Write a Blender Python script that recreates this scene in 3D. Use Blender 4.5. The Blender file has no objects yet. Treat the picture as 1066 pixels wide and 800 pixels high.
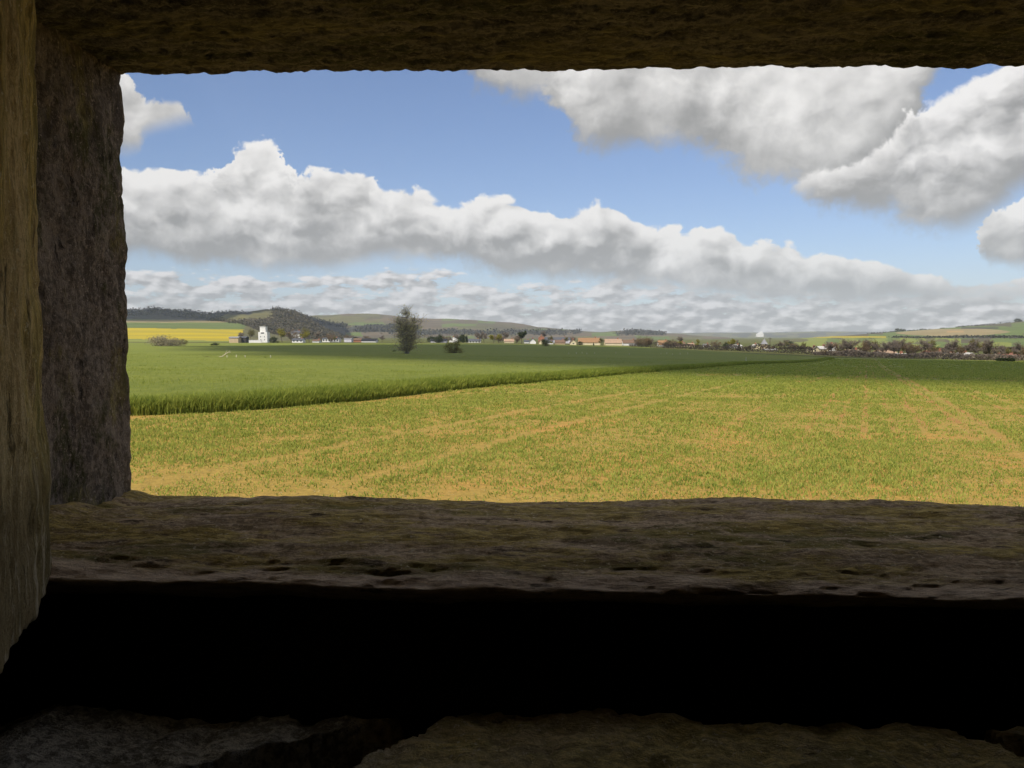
import bpy, math, random
import numpy as np
from mathutils import Vector

R = math.radians
C = bpy.context.scene.collection
scene = bpy.context.scene

# ------------------------------------------------------------------ camera, sun, sky, exposure
F = 829.0
PITCH = math.atan(50 / F)
CAMZ = 1.6
cam_d = bpy.data.cameras.new('camera')
cam_d.sensor_width = 36.0
cam_d.lens = F / 1066 * 36.0
cam_d.clip_start = 0.02
cam_d.clip_end = 60000
cam = bpy.data.objects.new('camera', cam_d)
cam.location = (0, 0, CAMZ)
cam.rotation_euler = (R(90) - PITCH, 0, 0)
C.objects.link(cam)
scene.camera = cam

SUN_EL, SUN_AZ = R(47), R(-148)          # azimuth measured from +Y towards +X
TO_SUN = np.array([math.cos(SUN_EL) * math.sin(SUN_AZ), math.cos(SUN_EL) * math.cos(SUN_AZ), math.sin(SUN_EL)])
sun_d = bpy.data.lights.new('sun', 'SUN')
sun_d.energy = 5.0
sun_d.angle = R(0.53)
sun_d.color = (1.0, 0.92, 0.79)
sun = bpy.data.objects.new('sun', sun_d)
sun.rotation_euler = Vector(TO_SUN).to_track_quat('Z', 'Y').to_euler()
sun.location = (-60, -40, 80)
C.objects.link(sun)

scene.view_settings.view_transform = 'Standard'
scene.view_settings.look = 'None'
scene.view_settings.exposure = 0.0
scene.view_settings.gamma = 1.0
scene.view_settings.use_curve_mapping = False
scene.render.engine = 'CYCLES'
scene.cycles.use_denoising = True
scene.cycles.max_bounces = 10
scene.cycles.diffuse_bounces = 5
scene.cycles.volume_bounces = 1
scene.cycles.use_adaptive_sampling = True
scene.cycles.adaptive_threshold = 0.01


def ray(px, row):
    """photo pixel -> (x/y, z/y) slopes in the world"""
    a, b = (px - 533) / F, (400 - row) / F
    y = math.cos(PITCH) + b * math.sin(PITCH)
    return a / y, (-math.sin(PITCH) + b * math.cos(PITCH)) / y


def sky_deg(px, row):
    u, w = ray(px, row)
    return math.degrees(math.atan(u)), math.degrees(math.atan2(w, math.hypot(1, u)))


# ------------------------------------------------------------------ node helper
class Sx:
    def __init__(s, g, sock): s.g, s.s = g, sock
    def _b(s, op, o): return s.g.math(op, s, o)
    def __add__(s, o): return s._b('ADD', o)
    __radd__ = __add__
    def __sub__(s, o): return s._b('SUBTRACT', o)
    def __rsub__(s, o): return s.g.math('SUBTRACT', o, s)
    def __mul__(s, o): return s._b('MULTIPLY', o)
    __rmul__ = __mul__
    def __truediv__(s, o): return s._b('DIVIDE', o)
    def min(s, o): return s._b('MINIMUM', o)
    def max(s, o): return s._b('MAXIMUM', o)


class G:
    def __init__(s, tree): s.t = tree; s.n = tree.nodes; s.l = tree.links
    def node(s, typ, **kw):
        n = s.n.new(typ)
        for k, v in kw.items(): setattr(n, k, v)
        return n
    def put(s, sock, v):
        if isinstance(v, Sx): s.l.new(v.s, sock)
        else: sock.default_value = v
    def math(s, op, a, b=0.0, c=0.0, clamp=False):
        n = s.node('ShaderNodeMath', operation=op); n.use_clamp = clamp
        s.put(n.inputs[0], a); s.put(n.inputs[1], b)
        if op in ('MULTIPLY_ADD', 'SMOOTH_MIN', 'SMOOTH_MAX'): s.put(n.inputs[2], c)
        return Sx(s, n.outputs[0])
    def xyz(s, x, y, z=0.0):
        n = s.node('ShaderNodeCombineXYZ')
        for i, v in enumerate((x, y, z)): s.put(n.inputs[i], v)
        return Sx(s, n.outputs[0])
    def sep(s, v):
        n = s.node('ShaderNodeSeparateXYZ'); s.put(n.inputs[0], v)
        return [Sx(s, o) for o in n.outputs]
    def vec(s, op, a, b=(0, 0, 0)):
        n = s.node('ShaderNodeVectorMath', operation=op); s.put(n.inputs[0], a); s.put(n.inputs[1], b)
        return Sx(s, n.outputs[0])
    def scale(s, v, k): return s.vec('MULTIPLY', v, k if isinstance(k, tuple) else (k, k, k))
    def noise(s, v, scale=1.0, detail=4.0, rough=0.55, dist=0.0, dims='3D'):
        n = s.node('ShaderNodeTexNoise', noise_dimensions=dims); s.put(n.inputs['Vector'], v)
        n.inputs['Scale'].default_value = scale; n.inputs['Detail'].default_value = detail
        n.inputs['Roughness'].default_value = rough; n.inputs['Distortion'].default_value = dist
        return Sx(s, n.outputs['Fac'])
    def vor(s, v, scale=1.0, detail=2.0, rough=0.5, smooth=0.5, feature='SMOOTH_F1', out='Distance'):
        n = s.node('ShaderNodeTexVoronoi', feature=feature, voronoi_dimensions='2D' if feature == 'SMOOTH_F1' else '3D'); s.put(n.inputs['Vector'], v)
        n.inputs['Scale'].default_value = scale; n.inputs['Detail'].default_value = detail
        n.inputs['Roughness'].default_value = rough
        if feature == 'SMOOTH_F1': n.inputs['Smoothness'].default_value = smooth
        return Sx(s, n.outputs[out])
    def ramp(s, v, a, b, lo=0.0, hi=1.0, smooth=True):
        n = s.node('ShaderNodeMapRange', interpolation_type='SMOOTHSTEP' if smooth else 'LINEAR'); n.clamp = True
        for i, q in enumerate((v, a, b, lo, hi)): s.put(n.inputs[i], q)
        return Sx(s, n.outputs[0])
    def curve(s, v, pts):
        n = s.node('ShaderNodeFloatCurve'); cm = n.mapping; cu = cm.curves[0]
        pts = sorted(pts)
        while len(cu.points) < len(pts): cu.points.new(0.5, 0.5)
        for p, (x, y) in zip(cu.points, pts): p.location = (x, y); p.handle_type = 'AUTO_CLAMPED'
        cm.update(); s.put(n.inputs['Value'], v)
        return Sx(s, n.outputs[0])
    def mix(s, f, a, b):
        n = s.node('ShaderNodeMix', data_type='RGBA'); n.clamp_factor = True
        s.put(n.inputs[0], f); s.put(n.inputs[6], s.col(a)); s.put(n.inputs[7], s.col(b))
        return Sx(s, n.outputs[2])
    def col(s, c):
        return c if isinstance(c, Sx) else (c[0], c[1], c[2], 1.0)
    def bump(s, h, strength=0.5, dist=0.01):
        n = s.node('ShaderNodeBump'); n.inputs['Strength'].default_value = strength
        n.inputs['Distance'].default_value = dist; s.put(n.inputs['Height'], h)
        return Sx(s, n.outputs[0])


# ------------------------------------------------------------------ world: daylight sky with cumulus
wld = bpy.data.worlds.new('World')
scene.world = wld
wld.use_nodes = True
wt = wld.node_tree
wt.nodes.clear()
g = G(wt)
sky = g.node('ShaderNodeTexSky', sky_type='NISHITA')
sky.sun_disc = False
sky.sun_elevation = SUN_EL
sky.sun_rotation = SUN_AZ
sky.altitude = 100
sky.air_density = 1.0
sky.dust_density = 0.2
sky.ozone_density = 3.0
bg_sky = g.node('ShaderNodeBackground')
blue = g.node('ShaderNodeVectorMath', operation='MULTIPLY')
wt.links.new(sky.outputs[0], blue.inputs[0])
blue.inputs[1].default_value = (0.95, 0.995, 1.17)
wt.links.new(blue.outputs[0], bg_sky.inputs[0])
bg_sky.inputs[1].default_value = 0.1

tc = g.node('ShaderNodeTexCoord')
dx, dy, dz = g.sep(Sx(g, tc.outputs['Generated']))
AZ = g.math('ARCTAN2', dx, dy) * (180 / math.pi)
EL = g.math('ARCSINE', dz) * (180 / math.pi)
P = g.xyz(AZ, EL, 0.0)
U01 = (AZ + 45.0) / 90.0


UW = [U01]


def prof(pts, ends=None):
    out = []
    for px, row in pts:
        a, e = sky_deg(px, row)
        out.append(((a + 45) / 90, min(max(e / 40, 0), 1)))
    if ends is not None:
        x0, x1 = out[0][0], out[-1][0]
        out = [(0.0, ends / 40), (max(x0 - 0.012, 0.001), ends / 40)] + out + [(min(x1 + 0.012, .999), ends / 40), (1.0, ends / 40)]
    return g.curve(UW[0], out) * 40.0


def N2D(*a): return g.noise(*a, dims='2D')


warp = g.scale(g.vec('SUBTRACT', g.xyz(N2D(P, 0.35, 3), N2D(g.vec('ADD', P, (31, 7, 3)), 0.35, 3), 0.5), (0.5, 0.5, 0.5)), 1.5)
PW = g.vec('ADD', P, warp)
PS = g.vec('ADD', PW, (-0.6, 0.8, 0.0))       # a step towards the sun


def billow(v):
    a = g.vor(v, 0.26, 2.0, 0.5, 0.6)
    b = g.vor(g.vec('ADD', v, (13, 5, 1)), 0.85, 2.0, 0.5, 0.6)
    return (0.5 - a) * 1.0 + (0.45 - b) * 0.30


B0, B1 = billow(g.scale(PW, (.85, 1.25, 1))), billow(g.scale(PS, (.85, 1.25, 1)))
RELIEF = B0 - B1
FB = N2D(PW, 0.45, 7, 0.58) - 0.5
FBf = N2D(P, 1.6, 6, 0.6) - 0.5
UW[0] = (AZ + FB * 2.6 + FBf * 1.1 + 45.0) / 90.0
BIG = N2D(g.vec('ADD', P, (3, 17, 0)), 0.16, 2, 0.5) - 0.5


def layer(top, bot, at=1.6, ab=1.2, edge_t=0.35, edge_b=1.0, lo=0.38, hi=0.70, thick=3.0, rim=0.2, rel=0.55, tex=1.0):
    a = top + B0 * at + FBf * (0.32 * at) + FB * (0.75 * at) + (0.40 - EL)
    b = (EL + 0.75) - bot + FB * ab * 2.2 + FBf * ab * 0.7
    alpha = g.ramp(a, 0.0, edge_t) * g.ramp(b, -0.3, edge_b)
    body = g.ramp(b, 0.0, thick, lo, hi)
    L = body + g.ramp(a, 0.0, 2.2, rim * 1.5, 0.0) + RELIEF * (rel * 0.95) * g.ramp(b, 0.2, thick * 0.7, 0.25, 1.0) + BIG * 0.7 + FB * (0.20 * tex) + FBf * (0.09 * tex)
    return alpha, L


L_ = []
# low distant deck of stratocumulus
P3 = g.scale(P, (0.50, 1.55, 1.0))
PUFF = 0.5 - g.vor(g.scale(P, (1.0, 2.2, 1.0)), 0.52, 2.0, 0.5, 0.7)
PUFFs = 0.5 - g.vor(g.scale(g.vec('ADD', P, (-0.25, 0.3, 0.0)), (1.0, 2.2, 1.0)), 0.52, 2.0, 0.5, 0.7)
n3 = N2D(P3, 0.7, 7, 0.62)
n3s = N2D(g.vec('ADD', P3, (-0.25, 0.5, 0.0)), 0.7, 7, 0.62)
deck_top = prof([(-200, 272), (130, 280), (220, 281), (330, 284), (400, 281), (460, 279), (520, 293), (600, 292), (680, 292), (760, 300), (860, 300), (960, 300), (1066, 303), (1300, 300)])
aD = deck_top + (n3 - 0.5) * 2.2 + PUFF * 0.7 + (0.1 - EL)
alD = g.ramp(aD, 0.0, 0.55) * g.ramp(n3 + g.ramp(EL, 0.4, 3.0, 0.22, 0.0), 0.38, 0.49)
LD = 0.56 + g.ramp(EL, 1.2, 3.6, -0.03, 0.06) + (n3 - n3s) * 0.95 + (PUFF - PUFFs) * 0.85 + g.ramp(aD, 0.0, 0.9, 0.2, 0.0) + FB * 0.12 + (n3 - 0.5) * 0.35 - g.ramp(EL, 0.0, 3.0, 0.03, 0.0)
L_.append((alD, LD, (1.0, 0.96, 0.955)))
# the long middle bank
top = prof([(-300, 150), (60, 166), (125, 172), (160, 180), (205, 184), (226, 176), (230, 156), (240, 146), (262, 140), (284, 142), (296, 152), (300, 168), (304, 186), (322, 178), (352, 176), (384, 176), (392, 190),
            (420, 198), (440, 198), (465, 207), (500, 209), (530, 208), (570, 219), (600, 217), (640, 219), (670, 230), (700, 232), (716, 243), (742, 238),
            (758, 240), (782, 254), (812, 252), (840, 262), (880, 264), (912, 272), (960, 284), (1066, 297), (1300, 300)])
bot = prof([(-300, 270), (125, 258), (200, 266), (260, 272), (320, 274), (400, 262), (440, 262), (480, 268), (530, 281), (600, 283), (650, 288), (700, 295), (760, 302), (850, 307), (960, 308), (1066, 306), (1300, 306)])
L_.append(layer(top, bot, at=1.3, ab=0.55, edge_t=0.34, edge_b=1.1, lo=0.27, hi=0.68, thick=3.8, rim=0.24, rel=0.62) + ((1.0, 0.973, 0.945),))
# big cloud at the top, running out of sight above
bot = prof([(478, 60), (500, 88), (540, 96), (560, 92), (580, 118), (602, 144), (630, 152), (660, 146), (720, 148), (760, 170), (800, 184), (840, 192), (880, 196), (908, 188), (934, 160), (954, 118), (968, 82), (985, 50)], ends=40)
L_.append(layer(g.math('MAXIMUM', bot * 0.0, 60.0), bot, at=1.0, ab=0.9, edge_b=1.5, lo=0.33, hi=0.76, thick=6.5, rim=0.1, rel=0.3, tex=0.6) + ((1.0, 0.973, 0.94),))
# right hand cloud
top = prof([(792, 196), (822, 180), (862, 168), (900, 152), (936, 132), (952, 112), (964, 100), (984, 90), (1010, 80), (1040, 66), (1100, 40), (1300, 20)])
top = g.math('MINIMUM', top, prof([(780, 345), (796, 190), (806, 60), (900, 30), (1300, 30)]))
bot = prof([(760, 200), (800, 186), (830, 200), (870, 216), (930, 224), (980, 238), (1010, 232), (1040, 214), (1066, 196), (1150, 190), (1300, 200)])
L_.append(layer(top, bot, at=1.3, ab=0.7, edge_t=0.8, edge_b=1.8, lo=0.28, hi=0.72, thick=6.5, rim=0.26, rel=0.62) + ((1.0, 0.973, 0.95),))
top = prof([(1000, 345), (1016, 262), (1026, 234), (1040, 214), (1066, 200), (1110, 190), (1300, 200)])
bot = prof([(1000, 255), (1030, 262), (1066, 266), (1300, 260)])
L_.append(layer(top, bot, at=1.0, ab=0.5, edge_b=0.9, lo=0.40, hi=0.70, thick=3.0, rim=0.14, rel=0.5) + ((1.0, 0.973, 0.945),))
# small torn cloud at the upper left
top = prof([(-300, 20), (100, 40), (128, 66), (142, 92), (154, 106), (164, 101), (176, 104), (186, 112), (196, 128), (215, 190), (240, 345)])
bot = prof([(-300, 150), (120, 150), (140, 148), (152, 130), (166, 124), (182, 120), (196, 118), (230, 112), (1300, 40)])
L_.append(layer(top, bot, at=0.7, ab=0.5, edge_t=0.5, edge_b=1.0, lo=0.5, hi=0.66, thick=2.5, rim=0.05, rel=0.35) + ((1.0, 0.973, 0.94),))
# broken cumulus added in the unseen sky, sides and overhead, to light the interior
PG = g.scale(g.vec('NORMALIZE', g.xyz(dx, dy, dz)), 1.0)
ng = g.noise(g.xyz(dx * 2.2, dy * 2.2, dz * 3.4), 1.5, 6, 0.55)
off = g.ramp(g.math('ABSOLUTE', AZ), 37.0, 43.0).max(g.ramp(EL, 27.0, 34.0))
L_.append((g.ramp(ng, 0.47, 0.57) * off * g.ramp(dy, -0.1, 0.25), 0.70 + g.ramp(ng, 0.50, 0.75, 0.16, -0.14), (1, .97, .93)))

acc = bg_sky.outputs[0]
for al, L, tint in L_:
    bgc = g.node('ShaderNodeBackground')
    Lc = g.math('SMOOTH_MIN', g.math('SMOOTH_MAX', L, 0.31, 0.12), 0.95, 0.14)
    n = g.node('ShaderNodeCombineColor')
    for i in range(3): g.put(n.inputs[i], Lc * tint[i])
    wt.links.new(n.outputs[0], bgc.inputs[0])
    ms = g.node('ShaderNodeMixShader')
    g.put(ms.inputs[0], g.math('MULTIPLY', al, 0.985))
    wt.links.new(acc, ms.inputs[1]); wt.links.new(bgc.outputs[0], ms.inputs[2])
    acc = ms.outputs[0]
wo = g.node('ShaderNodeOutputWorld')
wt.links.new(acc, wo.inputs[0])
wld.cycles.sampling_method = 'MANUAL'
wld.cycles.sample_map_resolution = 512


# ------------------------------------------------------------------ numpy noise and mesh helpers
def _hash(ix, iy, iz, seed):
    h = (ix * 374761393 + iy * 668265263 + iz * 2147483647 + seed * 974711) & 0xFFFFFFFF
    h = ((h ^ (h >> 13)) * 1274126177) & 0xFFFFFFFF
    h = h ^ (h >> 16)
    return (h & 0xFFFFFF) / float(0xFFFFFF)


def vnoise(p, seed=0):
    p = np.asarray(p, float)
    i = np.floor(p).astype(np.int64); f = p - i; f = f * f * (3 - 2 * f)
    out = 0
    for a in (0, 1):
        for b in (0, 1):
            for c in (0, 1):
                w = (f[:, 0] if a else 1 - f[:, 0]) * (f[:, 1] if b else 1 - f[:, 1]) * (f[:, 2] if c else 1 - f[:, 2])
                out = out + w * _hash(i[:, 0] + a, i[:, 1] + b, i[:, 2] + c, seed)
    return out


def fbm(p, oct=4, seed=0, gain=0.5):
    p = np.asarray(p, float); s = 0; a = 1; t = 0
    for k in range(oct):
        s = s + a * (vnoise(p * 2.03 ** k, seed + k) - 0.5); t += a; a *= gain
    return s / t * 2


def n2(x, y, s, oct=3, seed=0):
    x = np.asarray(x, float); y = np.asarray(y, float)
    q = np.stack([x.ravel() * s, y.ravel() * s, np.zeros(x.size)], 1)
    return fbm(q, oct, seed).reshape(x.shape)


def make_mesh(name, verts, faces, mats, midx=None, smooth=False):
    """faces: one array of quads (n,4) or tris (n,3), or a list of such arrays"""
    me = bpy.data.meshes.new(name)
    if not isinstance(faces, list): faces = [faces]
    faces = [np.asarray(f, np.int32) for f in faces if len(f)]
    verts = np.asarray(verts, np.float32)
    loops = np.concatenate([f.ravel() for f in faces])
    tot = np.concatenate([np.full(len(f), f.shape[1], np.int32) for f in faces])
    start = np.concatenate([[0], np.cumsum(tot)[:-1]]).astype(np.int32)
    me.vertices.add(len(verts)); me.vertices.foreach_set('co', verts.ravel())
    me.loops.add(len(loops)); me.loops.foreach_set('vertex_index', loops)
    me.polygons.add(len(tot)); me.polygons.foreach_set('loop_start', start)
    try: me.polygons.foreach_set('loop_total', tot)
    except Exception: pass
    for m in mats: me.materials.append(m)
    if midx is not None: me.polygons.foreach_set('material_index', np.asarray(midx, np.int32))
    me.polygons.foreach_set('use_smooth', np.full(len(tot), bool(smooth)))
    me.update(calc_edges=True); me.validate()
    return me


def link(name, me, parent=None, loc=None):
    o = bpy.data.objects.new(name, me); C.objects.link(o)
    if parent is not None: o.parent = parent
    if loc is not None: o.location = loc
    return o


def tag(o, label=None, cat=None, group=None, kind=None):
    if label: o['label'] = label
    if cat: o['category'] = cat
    if group: o['group'] = group
    if kind: o['kind'] = kind
    return o


def thing(name, label, cat, loc=(0, 0, 0), rz=0.0, group=None):
    o = bpy.data.objects.new(name, None); o.empty_display_size = 0.2
    C.objects.link(o); o.location = loc; o.rotation_euler = (0, 0, rz)
    return tag(o, label, cat, group)


def grid_faces(nr, nc):
    i = np.arange(nr - 1)[:, None] * nc + np.arange(nc - 1)[None, :]
    i = i.ravel()
    return np.stack([i, i + 1, i + nc + 1, i + nc], 1)


def leaf_quads(cen, size, rng, elong=1.0, flat=0.0):
    n = len(cen)
    a = rng.normal(size=(n, 3)); a[:, 2] *= (1 - flat)
    a /= np.linalg.norm(a, axis=1)[:, None] + 1e-9
    r = rng.normal(size=(n, 3)); b = np.cross(a, r); b /= np.linalg.norm(b, axis=1)[:, None] + 1e-9
    s = (np.asarray(size) * rng.uniform(.6, 1.4, n))[:, None]
    A, B = a * s * elong, b * s
    v = np.stack([cen - A, cen + B * .8, cen + A, cen - B * .8], 1).reshape(-1, 3)
    return v, np.arange(n * 4).reshape(n, 4)


def boxes(lst):
    """list of (x0,x1,y0,y1,z0,z1) -> verts, quads"""
    V, Q = [], []
    for (x0, x1, y0, y1, z0, z1) in lst:
        b = len(V)
        V += [(x0, y0, z0), (x1, y0, z0), (x1, y1, z0), (x0, y1, z0), (x0, y0, z1), (x1, y0, z1), (x1, y1, z1), (x0, y1, z1)]
        Q += [(b, b + 3, b + 2, b + 1), (b + 4, b + 5, b + 6, b + 7), (b, b + 1, b + 5, b + 4), (b + 1, b + 2, b + 6, b + 5), (b + 2, b + 3, b + 7, b + 6), (b + 3, b, b + 4, b + 7)]
    return np.array(V), np.array(Q)


# ------------------------------------------------------------------ materials
def mat(name, build, rough=0.9, spec=0.15):
    m = bpy.data.materials.new(name); m.use_nodes = True
    m.node_tree.nodes.clear(); gg = G(m.node_tree)
    out = gg.node('ShaderNodeOutputMaterial'); bs = gg.node('ShaderNodeBsdfPrincipled')
    bs.inputs['Roughness'].default_value = rough
    bs.inputs['Specular IOR Level'].default_value = spec
    m.node_tree.links.new(bs.outputs[0], out.inputs[0])
    col, nor = build(gg)
    gg.put(bs.inputs['Base Color'], gg.col(col))
    if nor is not None: m.node_tree.links.new(nor.s, bs.inputs['Normal'])
    return m


def pos(gg):
    return Sx(gg, gg.node('ShaderNodeNewGeometry').outputs['Position'])


def obc(gg):
    return Sx(gg, gg.node('ShaderNodeTexCoord').outputs['Object'])


def plain(name, c1, c2=None, scale=1.0, detail=4, rough=0.9, lo=0.35, hi=0.65, spec=0.15, stretch=(1, 1, 1)):
    c2 = c2 or tuple(v * 0.8 for v in c1)
    def b(gg):
        n = gg.noise(gg.scale(pos(gg), stretch), scale, detail, 0.6)
        return gg.mix(gg.ramp(n, lo, hi), c1, c2), None
    return mat(name, b, rough, spec)


def concrete(name, dark, mid, ochre, pale, stretch, seed, moss=(0.46, 0.58), pale_r=(0.60, 0.70), bumpd=0.012, lip=False, dark_foot=False, grey_left=False):
    """old board-marked concrete: grit, pits, lichen blotches and bare pale spots"""
    def b(gg):
        p = gg.vec('ADD', obc(gg), (seed * 3.7, seed * 1.3, seed * 2.1))
        ps = gg.scale(p, stretch)
        big = gg.noise(p, 6.0, 6, 0.65)
        board = gg.noise(ps, 20.0, 9, 0.74)
        grit = gg.noise(p, 130.0, 6, 0.75)
        grit2 = gg.noise(gg.scale(ps, 1.4), 70.0, 6, 0.75)
        blot = gg.noise(gg.scale(ps, 0.7), 15.0, 9, 0.76)
        pitn = gg.noise(gg.scale(ps, 1.0), 42.0, 7, 0.7)
        c = gg.mix(gg.ramp(board * .45 + grit * .55, 0.45, 0.55), dark, mid)
        mcol = gg.mix(gg.ramp(grit2, 0.40, 0.60), tuple(v * .42 for v in ochre), ochre)
        c = gg.mix(gg.ramp(blot, moss[0], moss[1], 0.0, 0.9), c, mcol)
        c = gg.mix(gg.ramp(big * .6 + board * .4 + (grit - .5) * .2, pale_r[0], pale_r[1], 0.0, 0.85), c, pale)
        green = gg.ramp(gg.noise(gg.scale(ps, .8), 11.0, 8, 0.72), 0.52, 0.60, 0.0, 0.8) * gg.ramp(grit2, 0.38, 0.56)
        c = gg.mix(green, c, (ochre[0] * .22, ochre[1] * .27, ochre[2] * .22))
        spk = gg.ramp(gg.noise(p, 210.0, 3, 0.7), 0.60, 0.68, 0.0, 0.7)
        c = gg.mix(spk, c, tuple(min(v * 1.25, .8) for v in pale))
        if grey_left:
            gx, gy, gz = gg.sep(obc(gg))
            c = gg.mix(gg.ramp(gx + (board - .5) * .1, -.16, -.08, .85, 0.0), c, gg.mix(gg.ramp(grit * .6 + board * .4, .44, .56), (.22, .205, .185), (.74, .70, .63)))
        pits = gg.ramp(pitn, 0.30, 0.40, 1.0, 0.0)
        if lip:
            lx, ly_, lz = gg.sep(obc(gg))
            worn = gg.ramp(ly_ + (board - 0.5) * 0.09 + (big - 0.5) * 0.10, 0.655, 0.685, 0.95, 0.0)
            c = gg.mix(worn, c, gg.mix(gg.ramp(grit2, 0.35, 0.6), tuple(v * .62 for v in pale), tuple(min(v * 1.1, .8) for v in pale)))
        if dark_foot:
            lx, ly_, lz = gg.sep(obc(gg))
            foot_mask = gg.ramp(lz + (board - 0.5) * 0.10, -0.14, -0.06, 0.75, 0.0)  # darker towards the bottom, with an uneven upper edge
            c = gg.mix(foot_mask, c, tuple(v * .35 for v in dark))
            c = gg.mix(foot_mask * gg.ramp(pitn, 0.52, 0.60, 0.0, .8), c, pale)
        c = gg.mix(pits * .8, c, tuple(v * .2 for v in dark))
        h = board * 1.0 + grit2 * 0.5 + grit * .35 + blot * .5 - pits * 0.35
        return c, gg.bump(h, 1.0, bumpd)
    return mat(name, b, 0.95, 0.06)


M = {}
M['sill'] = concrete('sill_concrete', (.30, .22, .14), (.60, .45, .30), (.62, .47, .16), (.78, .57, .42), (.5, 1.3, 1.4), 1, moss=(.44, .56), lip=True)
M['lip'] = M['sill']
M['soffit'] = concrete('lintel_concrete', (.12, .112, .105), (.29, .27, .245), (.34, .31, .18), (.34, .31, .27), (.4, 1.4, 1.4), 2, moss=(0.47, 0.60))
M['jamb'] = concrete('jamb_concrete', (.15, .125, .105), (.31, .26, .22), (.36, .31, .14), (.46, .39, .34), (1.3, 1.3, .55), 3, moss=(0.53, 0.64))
M['ochre'] = concrete('ochre_concrete', (.50, .37, .18), (.76, .60, .33), (.76, .60, .23), (.68, .58, .42), (1.7, 1.7, .3), 4, dark_foot=True)
M['ledge'] = concrete('ledge_concrete', (.44, .35, .20), (.78, .63, .36), (.80, .64, .26), (.68, .58, .45), (.8, 1.2, 1.2), 5, moss=(0.36, 0.58), grey_left=True)
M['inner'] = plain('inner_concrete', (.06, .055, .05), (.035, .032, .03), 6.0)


def ground_soil(gg):
    p = pos(gg)
    x, y, z = gg.sep(p)
    a = R(24)
    across = x * math.cos(a) - y * math.sin(a)
    along = x * math.sin(a) + y * math.cos(a)
    q = gg.xyz(across * 1.0, along * 0.12, 0.0)
    fine = gg.noise(p, 9.0, 6, 0.7)
    mid = gg.noise(p, 0.55, 5, 0.6)
    rows = gg.noise(q, 1.1, 3, 0.6)
    soil = gg.mix(gg.ramp(fine * .5 + gg.noise(p, 34.0, 5, .75) * .5, 0.36, 0.62), (.34, .175, .046), (.61, .325, .085))
    soil = gg.mix(gg.ramp(gg.noise(p, 30.0, 3, 0.7), 0.6, 0.72), soil, (.50, .36, .15))
    grn = gg.mix(fine, (.18, .215, .04), (.26, .295, .06))
    bare = gg.ramp(mid * 0.55 + rows * 0.45, 0.46, 0.62)
    bare = bare * gg.ramp(gg.noise(p, 0.09, 3), 0.38, 0.62, 0.15, 1.0) * gg.ramp(y, 55.0, 110.0, 1.0, 0.25)
    jig = (gg.noise(p, 0.35, 3) - 0.5) * 0.25
    red = None
    for c0, wd in ((-2.4, .025), (-.95, .035), (-.45, .03), (.0, .035), (.5, .025), (1.05, .035), (1.75, .07), (2.2, .03), (3.3, .03)):
        ln = gg.ramp(gg.math('ABSOLUTE', across + jig - c0), wd, wd * 2.2, 1.0, 0.0)
        red = ln if red is None else red.max(ln)
    red = red * gg.ramp(y, 12.0, 17.0) * gg.ramp(gg.noise(gg.xyz(across, along * .3, 0.0), 1.6, 4), .38, .55)
    far = gg.ramp(y, 6.0, 60.0, 0.4, 1.0)
    c = gg.mix((1.0 - bare) * far, soil, grn)
    c = gg.mix(red * .7, c, (.40, .19, .065))
    return c, gg.bump(fine + gg.noise(p, 32, 4, .7) * .6, 0.8, 0.05)


def pasture(gg):
    p = pos(gg)
    n = gg.noise(gg.scale(p, (0.3, 1, 1)), 0.02, 5, 0.6); f = gg.noise(p, 0.6, 5, 0.65)
    c = gg.mix(gg.ramp(n, 0.35, 0.65), (.085, .095, .02), (.14, .135, .03))
    c = gg.mix(gg.ramp(f, 0.35, 0.7, 0, .6), c, (.07, .08, .02))
    return c, None


M['soil'] = mat('seedling_soil', ground_soil)
M['pasture'] = mat('pasture_grass', pasture)


def leafmat(name, c1, c2, scale, lo=.3, hi=.7, trans=.4):
    m = bpy.data.materials.new(name); m.use_nodes = True
    m.node_tree.nodes.clear(); gg = G(m.node_tree)
    out = gg.node('ShaderNodeOutputMaterial')
    p = pos(gg)
    n = gg.noise(p, scale, 3, .6); n_big = gg.noise(p, scale * .12, 3, .6)
    col = gg.mix(gg.ramp(n * .6 + n_big * .4, lo, hi), c1, c2)
    d = gg.node('ShaderNodeBsdfDiffuse'); t = gg.node('ShaderNodeBsdfTranslucent'); mx = gg.node('ShaderNodeMixShader')
    gg.put(d.inputs[0], col); gg.put(t.inputs[0], col)
    mx.inputs[0].default_value = trans
    gg.l.new(d.outputs[0], mx.inputs[1]); gg.l.new(t.outputs[0], mx.inputs[2]); gg.l.new(mx.outputs[0], out.inputs[0])
    return m


M['seed_a'] = leafmat('seedling_green', (.27, .325, .055), (.395, .43, .095), 3.0, trans=.5)
M['seed_b'] = leafmat('seedling_yellow', (.37, .385, .08), (.48, .465, .12), 3.0, trans=.5)
M['seed_c'] = leafmat('seedling_dark', (.15, .215, .04), (.24, .305, .065), 3.0, trans=.5)
M['straw'] = leafmat('straw', (.46, .36, .16), (.58, .48, .24), 8.0)
M['wheat_a'] = leafmat('wheat_green', (.155, .215, .036), (.26, .305, .056), 1.5, trans=.55)
M['wheat_b'] = leafmat('wheat_light', (.25, .295, .05), (.35, .375, .075), 1.5, trans=.5)


def canopy(gg):
    p = pos(gg)
    f = gg.noise(gg.scale(p, (1, .5, 1)), 3.2, 8, 0.75); n = gg.noise(gg.scale(p, (.25, 1, 1)), .09, 4, .6)
    c = gg.mix(gg.ramp(f, .3, .7), (.145, .175, .028), (.25, .265, .048))
    return gg.mix(gg.ramp(n, .35, .65, 0, .55), c, (.135, .175, .03)), gg.bump(f, .7, .2)


M['canopy'] = mat('wheat_canopy', canopy)

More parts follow.
